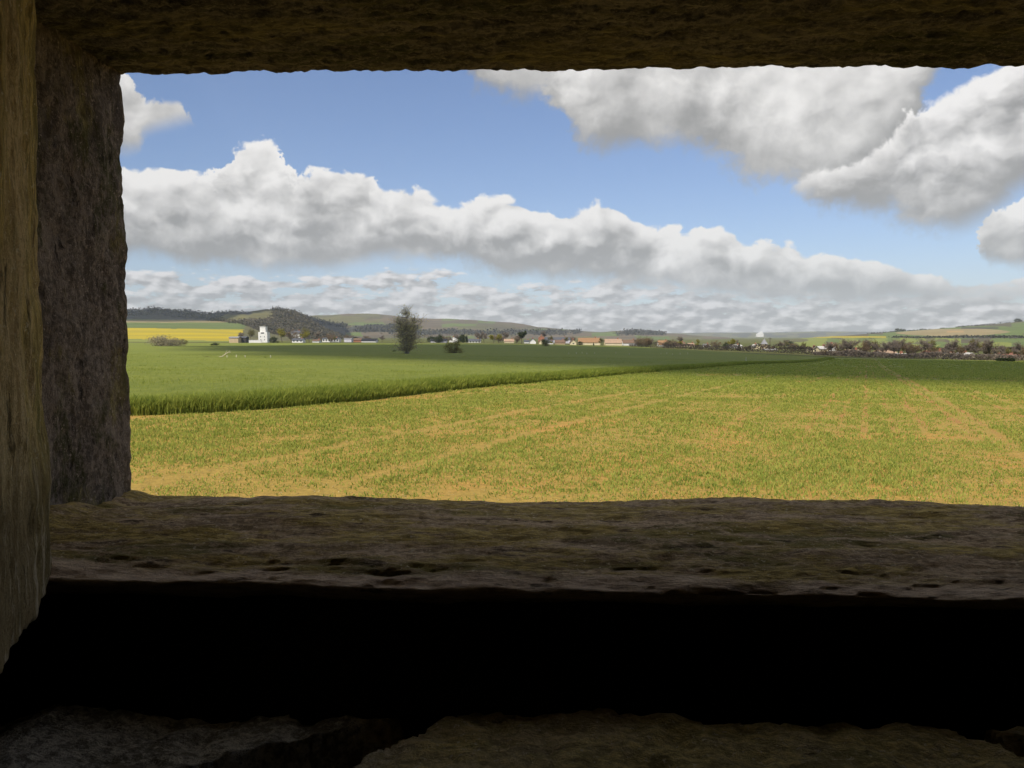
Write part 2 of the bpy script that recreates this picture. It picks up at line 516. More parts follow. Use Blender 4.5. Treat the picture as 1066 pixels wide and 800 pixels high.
# ------------------------------------------------------------------ terrain
_dy = np.log(np.array([1, 8, 16, 30, 50, 120, 200, 500, 1000, 2000, 8000, 20000.]))
_dd = np.array([1.6, 1.6, 1.63, 1.8, 2.12, 3.25, 3.95, 5.2, 5.6, 6.2, 8, 8])


def terr(x, y):
    x = np.asarray(x, float); y = np.asarray(y, float)
    ly = np.log(np.maximum(y, 1.0))
    # smooth the table with a small box filter
    d = sum(np.interp(ly + k, _dy, _dd) for k in (-.3, -.15, 0, .15, .3)) / 5
    k = 0.006 + 0.015 / (1 + np.exp(-np.clip(x, -400, 400) / 18.0))
    return CAMZ - d - k * 150 * np.tanh(x / 150.0) * np.clip(y / 12, 0, 1)


def hit(px, row):
    u, w = ray(px, row)
    ys = np.exp(np.linspace(math.log(3), math.log(6000), 6000))
    below = CAMZ + w * ys < terr(u * ys, ys)
    i = int(np.argmax(below)) if below.any() else len(ys) - 1
    return u * ys[i], ys[i]


# boundary between the tall wheat (left) and the seedlings (right)
EDGE = np.array([hit(*q) for q in [(140, 433), (215, 430), (300, 424.5), (380, 417), (430, 411), (500, 403.5), (560, 398.5), (610, 394), (650, 390), (720, 384.5), (775, 379.8), (840, 377.5), (868, 374)]])
EDGE = EDGE[np.argsort(EDGE[:, 1])]
FARX = EDGE[-1]


def xb(y):
    y = np.asarray(y, float)
    x = np.interp(y, EDGE[:, 1], EDGE[:, 0])
    s0 = (EDGE[1, 0] - EDGE[0, 0]) / max(EDGE[1, 1] - EDGE[0, 1], .1)
    x = np.where(y < EDGE[0, 1], EDGE[0, 0] + (y - EDGE[0, 1]) * 6.0, x)
    return x + n2(y, y * 0, .8, 2, 5) * .12


ys = np.concatenate([np.linspace(-40, 4, 12), np.exp(np.linspace(math.log(5), math.log(12000), 230))])
us = np.concatenate([np.linspace(-2.2, -.75, 12), np.linspace(-.72, .78, 150), np.linspace(.85, 2.2, 12)])
YY, UU = np.meshgrid(ys, us, indexing='ij')
XX = UU * (np.abs(YY) + 14)
ZZ = terr(XX, np.maximum(YY, 1))
V = np.stack([XX.ravel(), YY.ravel(), ZZ.ravel()], 1)
Fq = grid_faces(len(ys), len(us))
cen = V[Fq].mean(1)
soilz = (cen[:, 0] > xb(cen[:, 1]) - .6) & (cen[:, 1] < 205) | (cen[:, 1] < 13)
link('ground', make_mesh('ground', V, Fq, [M['pasture'], M['soil']], soilz.astype(int), True))
tag(bpy.data.objects['ground'], kind='structure')

# ------------------------------------------------------------------ crops
rng = np.random.default_rng(7)


def blades(x, y, h, w, rng, lean=.35):
    """curved blades, 2 quads tall tapering to a tip"""
    n = len(x); z = terr(x, y) - .01
    th = rng.uniform(0, 2 * np.pi, n); dirx, diry = np.cos(th), np.sin(th)
    fa = rng.uniform(0, 2 * np.pi, n); wx, wy = np.cos(fa) * w / 2, np.sin(fa) * w / 2
    l = lean * rng.uniform(.2, 1.4, n) * h
    V = np.zeros((n, 5, 3))
    for k, (t, ww) in enumerate(((0, .8), (.55, 1.0))):
        cx, cy, cz = x + dirx * l * t ** 2, y + diry * l * t ** 2, z + h * t
        V[:, 2 * k] = np.stack([cx - wx * ww, cy - wy * ww, cz], 1)
        V[:, 2 * k + 1] = np.stack([cx + wx * ww, cy + wy * ww, cz], 1)
    V[:, 4] = np.stack([x + dirx * l, y + diry * l, z + h * (1 - .25 * lean)], 1)
    b = np.arange(n)[:, None] * 5
    return V.reshape(-1, 3), b + np.array([0, 1, 3, 2]), b + np.array([2, 3, 4])


def blade_obj(name, sets, mats):
    VV, QQ, TT, mq, mt, off = [], [], [], [], [], 0
    for (v, q, t, m) in sets:
        VV.append(v); QQ.append(q + off); TT.append(t + off); mq.append(m); mt.append(m); off += len(v)
    me = make_mesh(name, np.concatenate(VV), [np.concatenate(QQ), np.concatenate(TT)], mats, np.concatenate(mq + mt), False)
    return link(name, me)


def field_pts(y0, y1, dens, ulo, uhi, rng):
    area = (uhi - ulo) * (y1 ** 2 - y0 ** 2) / 2
    n = int(area * dens)
    y = np.sqrt(rng.uniform(y0 ** 2, y1 ** 2, n)); u = rng.uniform(ulo, uhi, n)
    return u * y, y


A24 = R(24)
sets = []
for (y0, y1, dens, nb, h, w) in ((6.4, 13, 190, 5, .056, .0125), (13, 24, 95, 5, .06, .017), (24, 45, 34, 5, .08, .028), (45, 95, 9, 5, .09, .05), (95, 185, 3.2, 5, .10, .11)):
    x, y = field_pts(y0, y1, dens, -.62, .74, rng)
    k = x > xb(y) + .08
    x, y = x[k], y[k]
    across = x * math.cos(A24) - y * math.sin(A24); along = x * math.sin(A24) + y * math.cos(A24)
    # drill rows: pull plants onto lines 0.16 m apart in the near field
    across2 = np.round(across / .17) * .17 + rng.normal(0, .055, len(across))
    x = across2 * math.cos(A24) + along * math.sin(A24); y = -across2 * math.sin(A24) + along * math.cos(A24)
    d = n2(x, y, .8, 4, 21) * .8 + n2(x, y, .28, 3, 61) * .75 + n2(across2 * 1.0, along * .1, 1.0, 3, 33) * .55 + n2(x, y, .12, 2, 44) * .5
    tram = np.minimum(np.abs(((across2 - 1.2) % 9.0) - .9), np.abs(((across2 - 1.2) % 9.0) - 2.7))
    red = np.zeros(len(d), bool)
    for c0, wd in ((-2.4, .025), (-.95, .035), (-.45, .03), (.0, .035), (.5, .025), (1.05, .035), (1.75, .07), (2.2, .03), (3.3, .03)):
        red |= (np.abs(across2 - c0) < wd * 1.8) & (y > 13) & (rng.random(len(d)) < .8)
    d = d - .34 * np.clip((9.6 - y) / 2.0, 0, 1) - .28 * np.clip((x - .5) / 3, 0, 1) * np.clip((17 - y) / 5, 0, 1) + .19
    k = (d > rng.uniform(-.95, .22, len(d))) & ~red & ~((tram < .16) & (rng.random(len(d)) < .85))
    x, y, d = x[k], y[k], d[k]
    X = np.repeat(x, nb) + rng.normal(0, .05, len(x) * nb); Y = np.repeat(y, nb) + rng.normal(0, .05, len(x) * nb)
    H = h * np.repeat(.75 + .5 * np.clip(d + .3, 0, 1), nb) * rng.uniform(.6, 1.35, len(X))
    v, q, t = blades(X, Y, H, w, rng, .55)
    sets.append((v, q, t, rng.choice([0, 0, 0, 1, 1, 2], len(X))))
x, y = field_pts(6.4, 18, 34, -.62, .74, rng)
k = x > xb(y) + .1
v, q, t = blades(x[k], y[k], np.full(k.sum(), .035), .012, rng, 2.6)
sets.append((v, q, t, np.full(k.sum(), 3)))
o = blade_obj('seedling_crop', sets, [M['seed_a'], M['seed_b'], M['seed_c'], M['straw']])
tag(o, 'short yellow green cereal seedlings in thin rows on orange soil', 'seedlings', kind='stuff')

# tall wheat: canopy sheet with real stalks along its edge and over its near part
HW = .36
yy = np.exp(np.linspace(math.log(13.5), math.log(470), 170))
tt = np.concatenate([[0, 0.0], np.linspace(0.001, 1, 90) ** 2.2])
YY, TT = np.meshgrid(yy, tt, indexing='ij')
XB = xb(YY)
LEFT = np.maximum(-1.0 * YY - 15, -330)
lim = np.interp(YY, [13, 250, 330, 470], [1e9, 1e9, 90, 60])
XB = np.minimum(XB, lim)
XX = XB - .25 + (LEFT - XB) * TT
HH = HW + n2(XX, YY, .5, 3, 3) * .05 + n2(XX, YY, 2.5, 2, 9) * .03
HH = HH * np.clip((YY - 13.5) / 1.0, 0, 1)
ramp_in = np.clip((xb(YY) - XX - .1) / 1.6, 0, 1)
HH = HH * np.where(XB < xb(YY) - 1, 1, .25 + .75 * ramp_in ** .7)
HH[:, 0] = -.1
HH[-1] = -.1
ZZ = terr(XX, YY) + HH
Vc = np.stack([XX.ravel(), YY.ravel(), ZZ.ravel()], 1)
Fc = grid_faces(len(yy), len(tt))
sets = []
n = 170000
ty = np.exp(rng.uniform(math.log(14), math.log(215), n)); tx = xb(ty) - np.abs(rng.normal(0, .85, n)) + .12
v, q, t = blades(tx, ty, HW * rng.uniform(.45, 1.3, n) * (1 - .3 * (tx > xb(ty))), .012 + .0007 * ty, rng, .45)
sets.append((v, q, t, rng.choice([0, 1, 1], n)))
x, y = field_pts(14, 34, 150, -.72, .3, rng); k = x < xb(y); x, y = x[k], y[k]
v, q, t = blades(x, y, HW * rng.uniform(.95, 1.4, len(x)), .024, rng, .4)
sets.append((v, q, t, rng.choice([0, 1, 1], len(x))))
x, y = field_pts(34, 110, 26, -.72, .35, rng); k = x < xb(y); x, y = x[k], y[k]
v, q, t = blades(x, y, HW * rng.uniform(.95, 1.35, len(x)), .05, rng, .4)
sets.append((v, q, t, rng.choice([0, 1, 1], len(x))))
VV, QQ, TTt, mq, mt, off = [Vc], [Fc], [], [np.full(len(Fc), 2)], [], len(Vc)
for (v, q, t, m) in sets:
    VV.append(v); QQ.append(q + off); TTt.append(t + off); mq.append(m); mt.append(m); off += len(v)
me = make_mesh('tall_wheat', np.concatenate(VV), [np.concatenate(QQ), np.concatenate(TTt)], [M['wheat_a'], M['wheat_b'], M['canopy']], np.concatenate(mq + mt))
tag(link('tall_wheat', me), 'tall dark green wheat standing left of the seedlings', 'wheat', kind='stuff')

# ------------------------------------------------------------------ hills
def interp_prof(pts):
    p = np.array(sorted(pts), float)
    return lambda px: np.interp(px, p[:, 0], p[:, 1])


def row_z(px, row, y):
    b = (400 - row) / F
    return CAMZ + y * (-math.sin(PITCH) + b * math.cos(PITCH)) / (math.cos(PITCH) + b * math.sin(PITCH))


HILLS = {}


def hill(name, pts, base, y0, y1, mats, zone, step=2.0, nt=60, bump=0.0, bs=.02, ease=1.0):
    f = interp_prof(pts); px = np.arange(pts[0][0], pts[-1][0] + .1, step)
    t = np.concatenate([np.linspace(0, 1, nt), 1 + np.linspace(.05, 1, 10)])
    T, PX = np.meshgrid(t, px, indexing='ij')
    top = f(PX)
    tc = np.clip(T, 0, 1)
    s = np.sin(tc * np.pi / 2) ** ease
    row = base + (top - base) * s
    Y = y0 + (y1 - y0) * T
    b = (400 - row) / F
    yf = math.cos(PITCH) + b * math.sin(PITCH)
    X = (PX - 533) / F / yf * Y
    Z = row_z(PX, row, np.minimum(Y, y1)) - np.clip(T - 1, 0, 1) ** 1.5 * (y1 - y0) * .12
    if bump: Z = Z + n2(X, Y, bs, 3, 8) * bump * np.clip(tc * 3, 0, 1)
    V = np.stack([X.ravel(), Y.ravel(), Z.ravel()], 1)
    Fq = grid_faces(len(t), len(px))
    cp = PX.ravel()[Fq].mean(1); cr = row.ravel()[Fq].mean(1); ct = T.ravel()[Fq].mean(1)
    c = V[Fq].mean(1)
    mi = zone(cp, cr, ct, c)
    o = link(name, make_mesh(name, V, Fq, mats, mi, True)); tag(o, kind='structure')
    HILLS[name] = (V.reshape(len(t), len(px), 3), PX, row, T)
    return o


M['rape'] = plain('rapeseed_flower', (.48, .36, .008), (.34, .28, .03), .02, 5, stretch=(.3, 1, 1))
M['tan'] = plain('tan_soil', (.30, .235, .12), (.24, .195, .095), .02)
M['green'] = plain('hill_green', (.13, .17, .05), (.10, .135, .04), .02, stretch=(.4, 1, 1))
M['bright'] = plain('bright_meadow', (.22, .24, .05), (.17, .20, .05), .03, stretch=(.3, 1, 1))
M['olive'] = plain('hill_olive', (.145, .135, .055), (.10, .095, .045), .012, 6, stretch=(.5, 1, 1))
M['moor'] = plain('hill_brown', (.155, .12, .075), (.10, .08, .055), .01, 6, stretch=(.5, 1, 1))
M['heath'] = plain('hill_heath', (.115, .10, .055), (.085, .075, .045), .012, 6, stretch=(.5, 1, 1))
M['wood'] = plain('bare_wood', (.10, .082, .055), (.055, .052, .032), .05, 6)
M['wood_far'] = plain('far_wood', (.065, .06, .05), (.042, .044, .034), .05, 6)
M['orange'] = plain('orange_soil', (.40, .25, .11), (.34, .24, .12), .01)


def z_left(px, row, t, c):
    j = n2(px, row, .05, 2, 1) * .5
    m = np.full(len(px), 1)                      # bright meadow
    m[row < 353 + (px - 133) * .022 + j * .6] = 0     # rapeseed
    m[row < 341.8 + (px - 133) * .012 + j * .5] = 2
    m[row < 336 + j * .5] = 3
    m[row < 333.2] = 2
    m[px > 258 - (row - 335) * .5] = 4
    return m


hill('hillside', [(-260, 330), (60, 331.5), (133, 332.5), (200, 333.2), (250, 335), (268, 341), (290, 347), (330, 355), (360, 358)], 358.5, 560, 1500,
     [M['rape'], M['bright'], M['green'], M['tan'], M['olive']], z_left, step=1.5, nt=90, ease=1.0)
hill('wooded_ridge', [(-260, 320), (60, 323), (133, 324), (152, 323.8), (158, 322.6), (165, 322.4), (172, 323.6), (205, 325.6), (216, 327.5), (240, 326), (300, 327), (360, 340)], 350, 1750, 2300,
     [M['wood_far']], lambda px, row, t, c: np.zeros(len(px), int), step=1.0, nt=40, bump=6, bs=.03)


def z_knoll(px, row, t, c):
    j = n2(px, row, .12, 3, 2) * 4
    m = np.zeros(len(px), int)                    # wood
    m[(row < 333 + j) & (px < 286 + j * 2)] = 1   # pasture on the shoulder
    m[(row < 328 + j * .3) & (px > 238) & (px < 262)] = 2
    return m


hill('knoll', [(200, 344), (225, 332), (240, 327), (252, 325.6), (262, 324.8), (275, 323.4), (290, 322.6), (300, 324), (312, 328.5), (322, 334.5), (335, 342), (350, 350), (365, 357)], 357, 1050, 1600,
     [M['wood'], M['olive'], M['wood_far']], z_knoll, step=1.0, nt=60, bump=4, bs=.04)


def patch(px, row, sx, sy, seed):
    """a random number per field of an irregular patchwork"""
    w1 = n2(px, row, .03, 2, seed) * 14; w2 = n2(px, row, .05, 2, seed + 5) * 2.0
    iy = np.floor((row + w2) / sy).astype(np.int64)
    ix = np.floor((px + w1 + iy * 17.3) / sx).astype(np.int64)
    return _hash(ix, iy, ix * 0, seed)


def z_moor(px, row, t, c):
    j = n2(px * .3, row, .25, 3, 3)
    f = patch(px, row, 34, 3.4, 5)
    m = np.zeros(len(px), int)
    m[(f > .35) | (j > .3)] = 1
    m[f > .62] = 4
    m[f > .84] = 2
    m[(np.abs(row - 343 - j * 2.5) < 2.6) & (px < 430) & (px > 330)] = 3
    m[(np.abs(row - 346.5 - j * 2) < 1.6) & (px < 560) & (px > 420)] = 3
    m[(px < 395) & (row < 337) & (j < .3)] = 0
    m[(px > 400) & (row < 337) & (j < .1)] = 1
    return m


hill('moor', [(250, 338), (300, 332), (318, 330), (330, 328.6), (345, 328.2), (362, 326.6), (390, 327.2), (405, 328.5), (430, 331.6), (450, 332), (470, 332.6), (500, 334), (530, 336.2), (545, 338), (552, 339), (560, 340.8), (590, 343.5), (605, 345), (625, 346),
              (640, 345), (655, 344.4), (670, 345.8), (700, 347.5), (720, 349.4), (760, 352)], 356, 2000, 3300,
     [M['olive'], M['moor'], M['green'], M['wood_far'], M['heath'], M['bright']], z_moor, step=1.5, nt=70, bump=3, bs=.012)
hill('distant_ridge', [(600, 350), (650, 348), (690, 347.2), (740, 346.4), (800, 346.4), (850, 345.2), (900, 345.6), (940, 347), (1000, 350), (1200, 352)], 354, 5200, 7000,
     [M['olive'], M['wood_far']], lambda px, row, t, c: (n2(px * .15, row, .5, 3, 4) > 0).astype(int), step=2, nt=30)


def z_right(px, row, t, c):
    j = n2(px * .3, row, .2, 3, 6)
    m = np.zeros(len(px), int)
    f = patch(px, row, 46, 4.2, 9)
    m[f > .5] = 1
    m[f > .8] = 7
    m[f > .93] = 5
    k = np.clip(np.minimum((px - 932) / 40, (1052 - px) / 34), 0, 1)
    m[(np.abs(row - 346.3 + (px - 990) * .012 - j * .4) < 3.6 * k ** .6)] = 2
    m[(row > 344.5) & (row < 346.5) & (px > 985) & (px < 1004)] = 3
    m[(row > 350.3) & (row < 351.8) & (px < 922)] = 4
    m[(row > 351.8) & (px < 1000) & (j > -.1)] = 5
    m[(row < 342.5) & (px > 1000) & (px < 1040) & (row > 341)] = 6
    m[np.abs(row - 351.6 - j * .8) < .5 * (px > 985)] = 6
    return m


hill('farmland_hill', [(780, 357), (820, 354), (840, 352), (890, 348.8), (920, 346.6), (940, 345.2), (970, 343), (1000, 340.6), (1030, 338.2), (1066, 334.8), (1150, 328), (1300, 322), (1500, 320)], 362, 480, 1900,
     [M['green'], M['olive'], M['tan'], M['orange'], M['rape'], M['bright'], M['wood_far'], M['heath']], z_right, step=1.5, nt=90)


def surf_scatter(name, keep, n, rng, size, lift, mtl, label):
    """leafy clumps over part of a hill (a far wood seen as one mass)"""
    Vg, PX, row, T = HILLS[name]
    idx = np.argwhere(keep(PX, row, T) & (T <= 1.0))
    s = idx[rng.integers(0, len(idx), n)]
    c = Vg[s[:, 0], s[:, 1]] + rng.normal(0, 1, (n, 3)) * np.array([size * 2.5, size * 5, 0])
    c[:, 2] += rng.uniform(0, 1, n) ** 1.5 * lift + n2(c[:, 0], c[:, 1], .05, 2, 12) * lift * .5
    v, q = leaf_quads(c, size, rng)
    return v, q


w = np.random.default_rng(3)
v, q = surf_scatter('wooded_ridge', lambda p, r, t: t > .55, 16000, w, 1.9, 6, None, '')
tag(link('ridge_woodland', make_mesh('ridge_woodland', v, q, [M['wood_far']])), 'dark wood covering the long ridge at the far left', 'wood', kind='stuff')
v, q = surf_scatter('knoll', lambda p, r, t: ((p > 284) | (r > 334)) & (t > .1), 22000, w, 1.25, 5, None, '')
tag(link('knoll_woodland', make_mesh('knoll_woodland', v, q, [M['wood']])), 'bare brown wood on the rounded knoll behind the white tower', 'wood', kind='stuff')
v, q = surf_scatter('moor', lambda p, r, t: (np.abs(r - 343) < 3) & (p > 325) & (p < 432) & (n2(p, r, .08, 2, 5) > -.15), 5000, w, 3.2, 8, None, '')
v2, q2 = surf_scatter('moor', lambda p, r, t: (np.abs(r - 347) < 2) & (p > 400) & (p < 690) & (n2(p, r, .06, 2, 6) > -.05), 4000, w, 3.2, 8, None, '')
tag(link('valley_woodland', make_mesh('valley_woodland', np.concatenate([v, v2]), np.concatenate([q, q2 + len(v)]), [M['wood_far']])), 'dark belts of woodland along the foot of the far hills', 'wood', kind='stuff')
v, q = surf_scatter('farmland_hill', lambda p, r, t: (t > .965) & (p > 905) & (n2(p, p * 0, .12, 2, 7) > -.2), 2200, w, 1.5, 1.5, None, '')
v2, q2 = surf_scatter('farmland_hill', lambda p, r, t: (np.abs(r - 351.2 - n2(p, p * 0, .03, 2, 3) * 1.2) < .45) & (p > 930) & (p < 1120), 1500, w, 1.1, 2, None, '')
tag(link('hill_hedgerows', make_mesh('hill_hedgerows', np.concatenate([v, v2]), np.concatenate([q, q2 + len(v)]), [M['wood_far']])), 'thin dark hedge lines between fields on the right hand hill', 'hedge lines', kind='stuff')

# ------------------------------------------------------------------ trees and hedges
M['bark'] = plain('bark', (.13, .105, .08), (.08, .065, .05), 3.0)
M['bark_pale'] = plain('pale_bark', (.30, .255, .20), (.20, .17, .135), 3.0)
FOL = {
    'bare': leafmat('brown_twigs', (.19, .155, .125), (.32, .265, .21), .6),
    'budding': leafmat('olive_buds', (.14, .13, .045), (.25, .22, .08), .8),
    'yellow': leafmat('spring_leaf', (.22, .21, .03), (.36, .31, .05), .5),
    'dark': leafmat('evergreen', (.04, .052, .022), (.075, .09, .036), .6),
    'russet': leafmat('russet_twigs', (.19, .13, .08), (.30, .21, .12), .6),
    'hedge': leafmat('dark_twigs', (.075, .062, .05), (.14, .115, .09), .4),
    'lone': leafmat('pale_buds', (.50, .43, .20), (.66, .57, .28), .8, trans=.5),
    'blossom': leafmat('grey_scrub', (.26, .23, .14), (.42, .37, .25), .6),
}


def tubes(segs, sides=5):
    V, Q = [], []
    for (p0, p1, r0, r1) in segs:
        d = p1 - p0; d = d / (np.linalg.norm(d) + 1e-9)
        a = np.cross(d, [.3, .9, .2]); a /= np.linalg.norm(a) + 1e-9; b = np.cross(d, a)
        base = len(V)
        for (p, r) in ((p0, r0), (p1, r1)):
            for k in range(sides):
                th = 2 * math.pi * k / sides
                V.append(p + r * (math.cos(th) * a + math.sin(th) * b))
        for k in range(sides):
            Q.append((base + k, base + (k + 1) % sides, base + sides + (k + 1) % sides, base + sides + k))
    return np.array(V), np.array(Q)


def tree_mesh(key, kind, rng, width=.8, stem=.22, leaves=1400, leaf=.022, multi=1, levels=4, elong=1.0):
    """unit-height tree: tapered trunk and limbs, crown of many small faces round the twigs"""
    segs, tips = [], []
    def grow(p, d, L, r, lv):
        n = 3
        for k in range(n):
            d = d + rng.normal(0, .10, 3); d[2] += .05; d /= np.linalg.norm(d)
            q = p + d * L / n; r2 = r * .86
            segs.append((p, q, r, r2)); p, r = q, r2
            if lv > 0 and k >= (1 if lv == levels else 0):
                for _ in range(2 if lv > 1 else 2):
                    th = rng.uniform(0, 2 * math.pi); out = np.array([math.cos(th), math.sin(th), 0])
                    e = d * rng.uniform(.45, .9) + out * width * rng.uniform(.5, 1.1); e /= np.linalg.norm(e)
                    grow(p, e, L * rng.uniform(.5, .72), r * .6, lv - 1)
            if lv <= 1: tips.append(p)
        tips.append(p)
    for m in range(multi):
        th = rng.uniform(0, 2 * math.pi)
        s = np.array([math.cos(th), math.sin(th), 0]) * (.0 if multi == 1 else .07)
        d = np.array([math.cos(th), math.sin(th), 0]) * (.05 if multi == 1 else .45) + np.array([0, 0, 1.]); d /= np.linalg.norm(d)
        grow(s + np.array([0, 0, -.03]), d, (.52 if stem > .1 else .42), .028 if multi == 1 else .018, levels if multi == 1 else levels - 1)
    T = np.array(tips)
    zmax = T[:, 2].max(); k = 1.0 / zmax
    segs = [(a * k, b * k, c * k, d * k) for a, b, c, d in segs]; T = T * k
    V, Q = tubes(segs, 4)
    trunk = make_mesh(key + '_trunk', V, Q, [M['bark'] if kind != 'blossom' else M['bark_pale']], None, True)
    c = T[rng.integers(0, len(T), leaves)] + rng.normal(0, .028, (leaves, 3))
    c = c[c[:, 2] > .06 + stem * .5]
    v, q = leaf_quads(c, leaf, rng, elong)
    crown = make_mesh(key + '_crown', v, q, [FOL[kind]])
    return trunk, crown


def conifer_mesh(key, rng):
    V, Q = tubes([(np.array([0, 0, -.03]), np.array([0, 0, .95]), .03, .005)])
    trunk = make_mesh(key + '_trunk', V, Q, [M['bark']])
    z = rng.uniform(.08, 1, 1500) ; r = (1.02 - z) * .27 * np.sqrt(rng.random(1500)) * (1 + .35 * np.sin(z * 40)); th = rng.uniform(0, 6.283, 1500)
    v, q = leaf_quads(np.stack([r * np.cos(th), r * np.sin(th), z], 1), .03, rng)
    return trunk, make_mesh(key + '_crown', v, q, [FOL['dark']])


def bush_mesh(key, kind, rng, half=.62, n=1800, leaf=.03, clumps=46):
    """unit-height bush: stems fanning from the base to clumps of leaves filling an uneven dome"""
    th = rng.uniform(0, 6.283, clumps); z = rng.uniform(.08, .92, clumps)
    r = half * np.sqrt(np.clip(1 - ((z - .3) / .72) ** 2, .05, 1)) * rng.uniform(.25, 1.05, clumps)
    c = np.stack([r * np.cos(th), r * np.sin(th), z], 1)
    V, Q = tubes([(np.array([0, 0, -.03]) + c[i] * [.1, .1, 0], c[i], .016, .005) for i in range(clumps)], 4)
    stems = make_mesh(key + '_stems', V, Q, [M['bark']], None, True)
    p = c[rng.integers(0, clumps, n)] + rng.normal(0, 1, (n, 3)) * np.array([.10, .10, .075]) * (half / .62)
    p[:, 2] = np.abs(p[:, 2])
    v, q = leaf_quads(p, leaf, rng)
    return stems, make_mesh(key + '_foliage', v, q, [FOL[kind]])


def lone_mesh(rng):
    """two leaders clothed with rising side branches almost to the ground"""
    segs, pts = [], []
    env = lambda z: np.interp(z, [.08, .2, .35, .55, .7, .85, 1], [.20, .30, .33, .32, .30, .25, .13])
    for (ox, oy, h, lean) in ((0, 0, 1.0, .03), (.025, .015, .84, .17), (-.02, -.01, .88, -.19), (.0, .02, .7, .05)):
        zs = np.linspace(-.03, h, 14); p0 = None
        for i, z in enumerate(zs):
            p = np.array([ox + lean * z + rng.normal(0, .006), oy + rng.normal(0, .006) + lean * .3 * z, z])
            if p0 is not None: segs.append((p0, p, .020 * (1 - p0[2] * .9), .020 * (1 - z * .9)))
            p0 = p
        for _ in range(40):
            z = rng.uniform(.10, h * .98); th = rng.uniform(0, 6.283); L = env(z / h) * rng.uniform(.25, 1.0) * (.85 if h > .8 else 1.1)
            b = np.array([ox + lean * z, oy + lean * .3 * z, z]); q = b; d = np.array([math.cos(th), math.sin(th), rng.uniform(.15, .9)])
            for k in range(3):
                d = d + rng.normal(0, .18, 3); e = q + d / np.linalg.norm(d) * L / 3
                segs.append((q, e, .007 - .0018 * k, .0055 - .0018 * k)); q = e
                for _ in range(3):
                    t = e + rng.normal(0, 1, 3) * [.06, .06, .055] + np.array([0, 0, .02])
                    segs.append((e, t, .0022, .0012)); pts.append(t); pts.append((t + e) / 2)
    T = np.array(pts)
    V, Q = tubes(segs, 4)
    c = T[rng.integers(0, len(T), 5600)] + rng.normal(0, .022, (5600, 3))
    v, q = leaf_quads(c[c[:, 2] > .05], .009, rng)
    return make_mesh('lone_trunk', V, Q, [M['bark_pale']], None, True), make_mesh('lone_crown', v, q, [FOL['lone']])


tr = np.random.default_rng(11)
TM = {}
for i in range(4): TM['bare', i] = tree_mesh('bare%d' % i, 'bare', tr, .85, .12, 2000, .0115, 1, 4, 3.2)
for i in range(3): TM['russet', i] = tree_mesh('russet%d' % i, 'russet', tr, .9, .06, 1800, .0125, 3, 4, 2.6)
for i in range(3): TM['yellow', i] = tree_mesh('yellow%d' % i, 'yellow', tr, .8, .12, 1600, .026, 1, 4)
for i in range(3): TM['budding', i] = tree_mesh('budding%d' % i, 'budding', tr, .7, .12, 1500, .02, 1, 4)
for i in range(2): TM['dark', i] = tree_mesh('dark%d' % i, 'dark', tr, .55, .05, 2200, .035, 1, 4)
for i in range(2): TM['conifer', i] = conifer_mesh('conifer%d' % i, tr)
for i in range(2): TM['scrub', i] = bush_mesh('scrub%d' % i, 'blossom', tr, 1.1, 2600, .04, 70)
for i in range(2): TM['bush', i] = bush_mesh('bush%d' % i, 'budding', tr, .62, 2200, .026)
for i in range(2): TM['darkbush', i] = bush_mesh('darkbush%d' % i, 'dark', tr, .75, 1500, .045)
TM['lone', 0] = lone_mesh(np.random.default_rng(5))


def place_tree(kind, i, px, y, h_px, label, cat='tree', group=None, name=None, wide=1.0, z=None, trunk='trunk'):
    u, _ = ray(px, 360); x = u * y
    h = h_px * y / F
    zz = float(terr(x, y)) if z is None else z
    t, c = TM[kind, i]
    nm = name or {'bare': 'bare_tree', 'russet': 'russet_tree', 'yellow': 'leafy_tree', 'budding': 'budding_tree', 'dark': 'evergreen_tree', 'conifer': 'conifer_tree', 'scrub': 'scrub_bush', 'bush': 'bush', 'darkbush': 'dark_bush', 'lone': 'lone_tree'}[kind]
    o = thing(nm, label, cat, (x, y, zz), tr.uniform(0, 6.28), group)
    o.scale = (h * wide, h * wide, h)
    link('trunk' if cat == 'tree' else 'stems', t, o); link('crown' if cat == 'tree' else 'foliage', c, o)
    return o


ORD = ['first', 'second', 'third', 'fourth', 'fifth', 'sixth', 'seventh', 'eighth', 'ninth', 'tenth', 'eleventh', 'twelfth', 'thirteenth', 'fourteenth', 'fifteenth', 'sixteenth', 'seventeenth', 'eighteenth', 'nineteenth', 'twentieth', 'twenty-first', 'twenty-second', 'twenty-third', 'twenty-fourth', 'twenty-fifth']

x, y = hit(424, 370.5)
place_tree('lone', 0, 424, y, 46, 'tall lone tree just budding, standing in the shaded green field', wide=1.22)
x, y = hit(473, 370)
place_tree('bush', 0, 473, y, 15.5, 'rounded olive bush right of the tall lone tree', 'bush', wide=.95)
x, y = hit(409, 368)
place_tree('darkbush', 1, 410, y, 3, 'tiny dark bush at the left foot of the tall lone tree', 'bush')
x, y = hit(568, 361.5)
place_tree('bush', 1, 568, y, 6, 'small dark bush in the shaded field below the red-roofed hall', 'bush')
x, y = hit(168, 361.5)
place_tree('scrub', 0, 168, y, 11, 'wide pale grey scrub bush below the yellow field, near the opening edge', 'bush', wide=1.15)
place_tree('scrub', 1, 181, y * 1.02, 8, 'lower pale scrub bush touching the right side of the widest scrub bush', 'bush', wide=1.2)
place_tree('bush', 0, 191, y * 1.35, 6, 'small round brown bush against the yellow field', 'bush')
place_tree('darkbush', 0, 224, y * 1.1, 3.5, 'low dark bush on the meadow left of the pale barn', 'bush', wide=1.7)
place_tree('darkbush', 1, 276, hit(276, 376)[1], 4, 'small dark clump of weeds standing in the wheat below the white tower', 'bush')
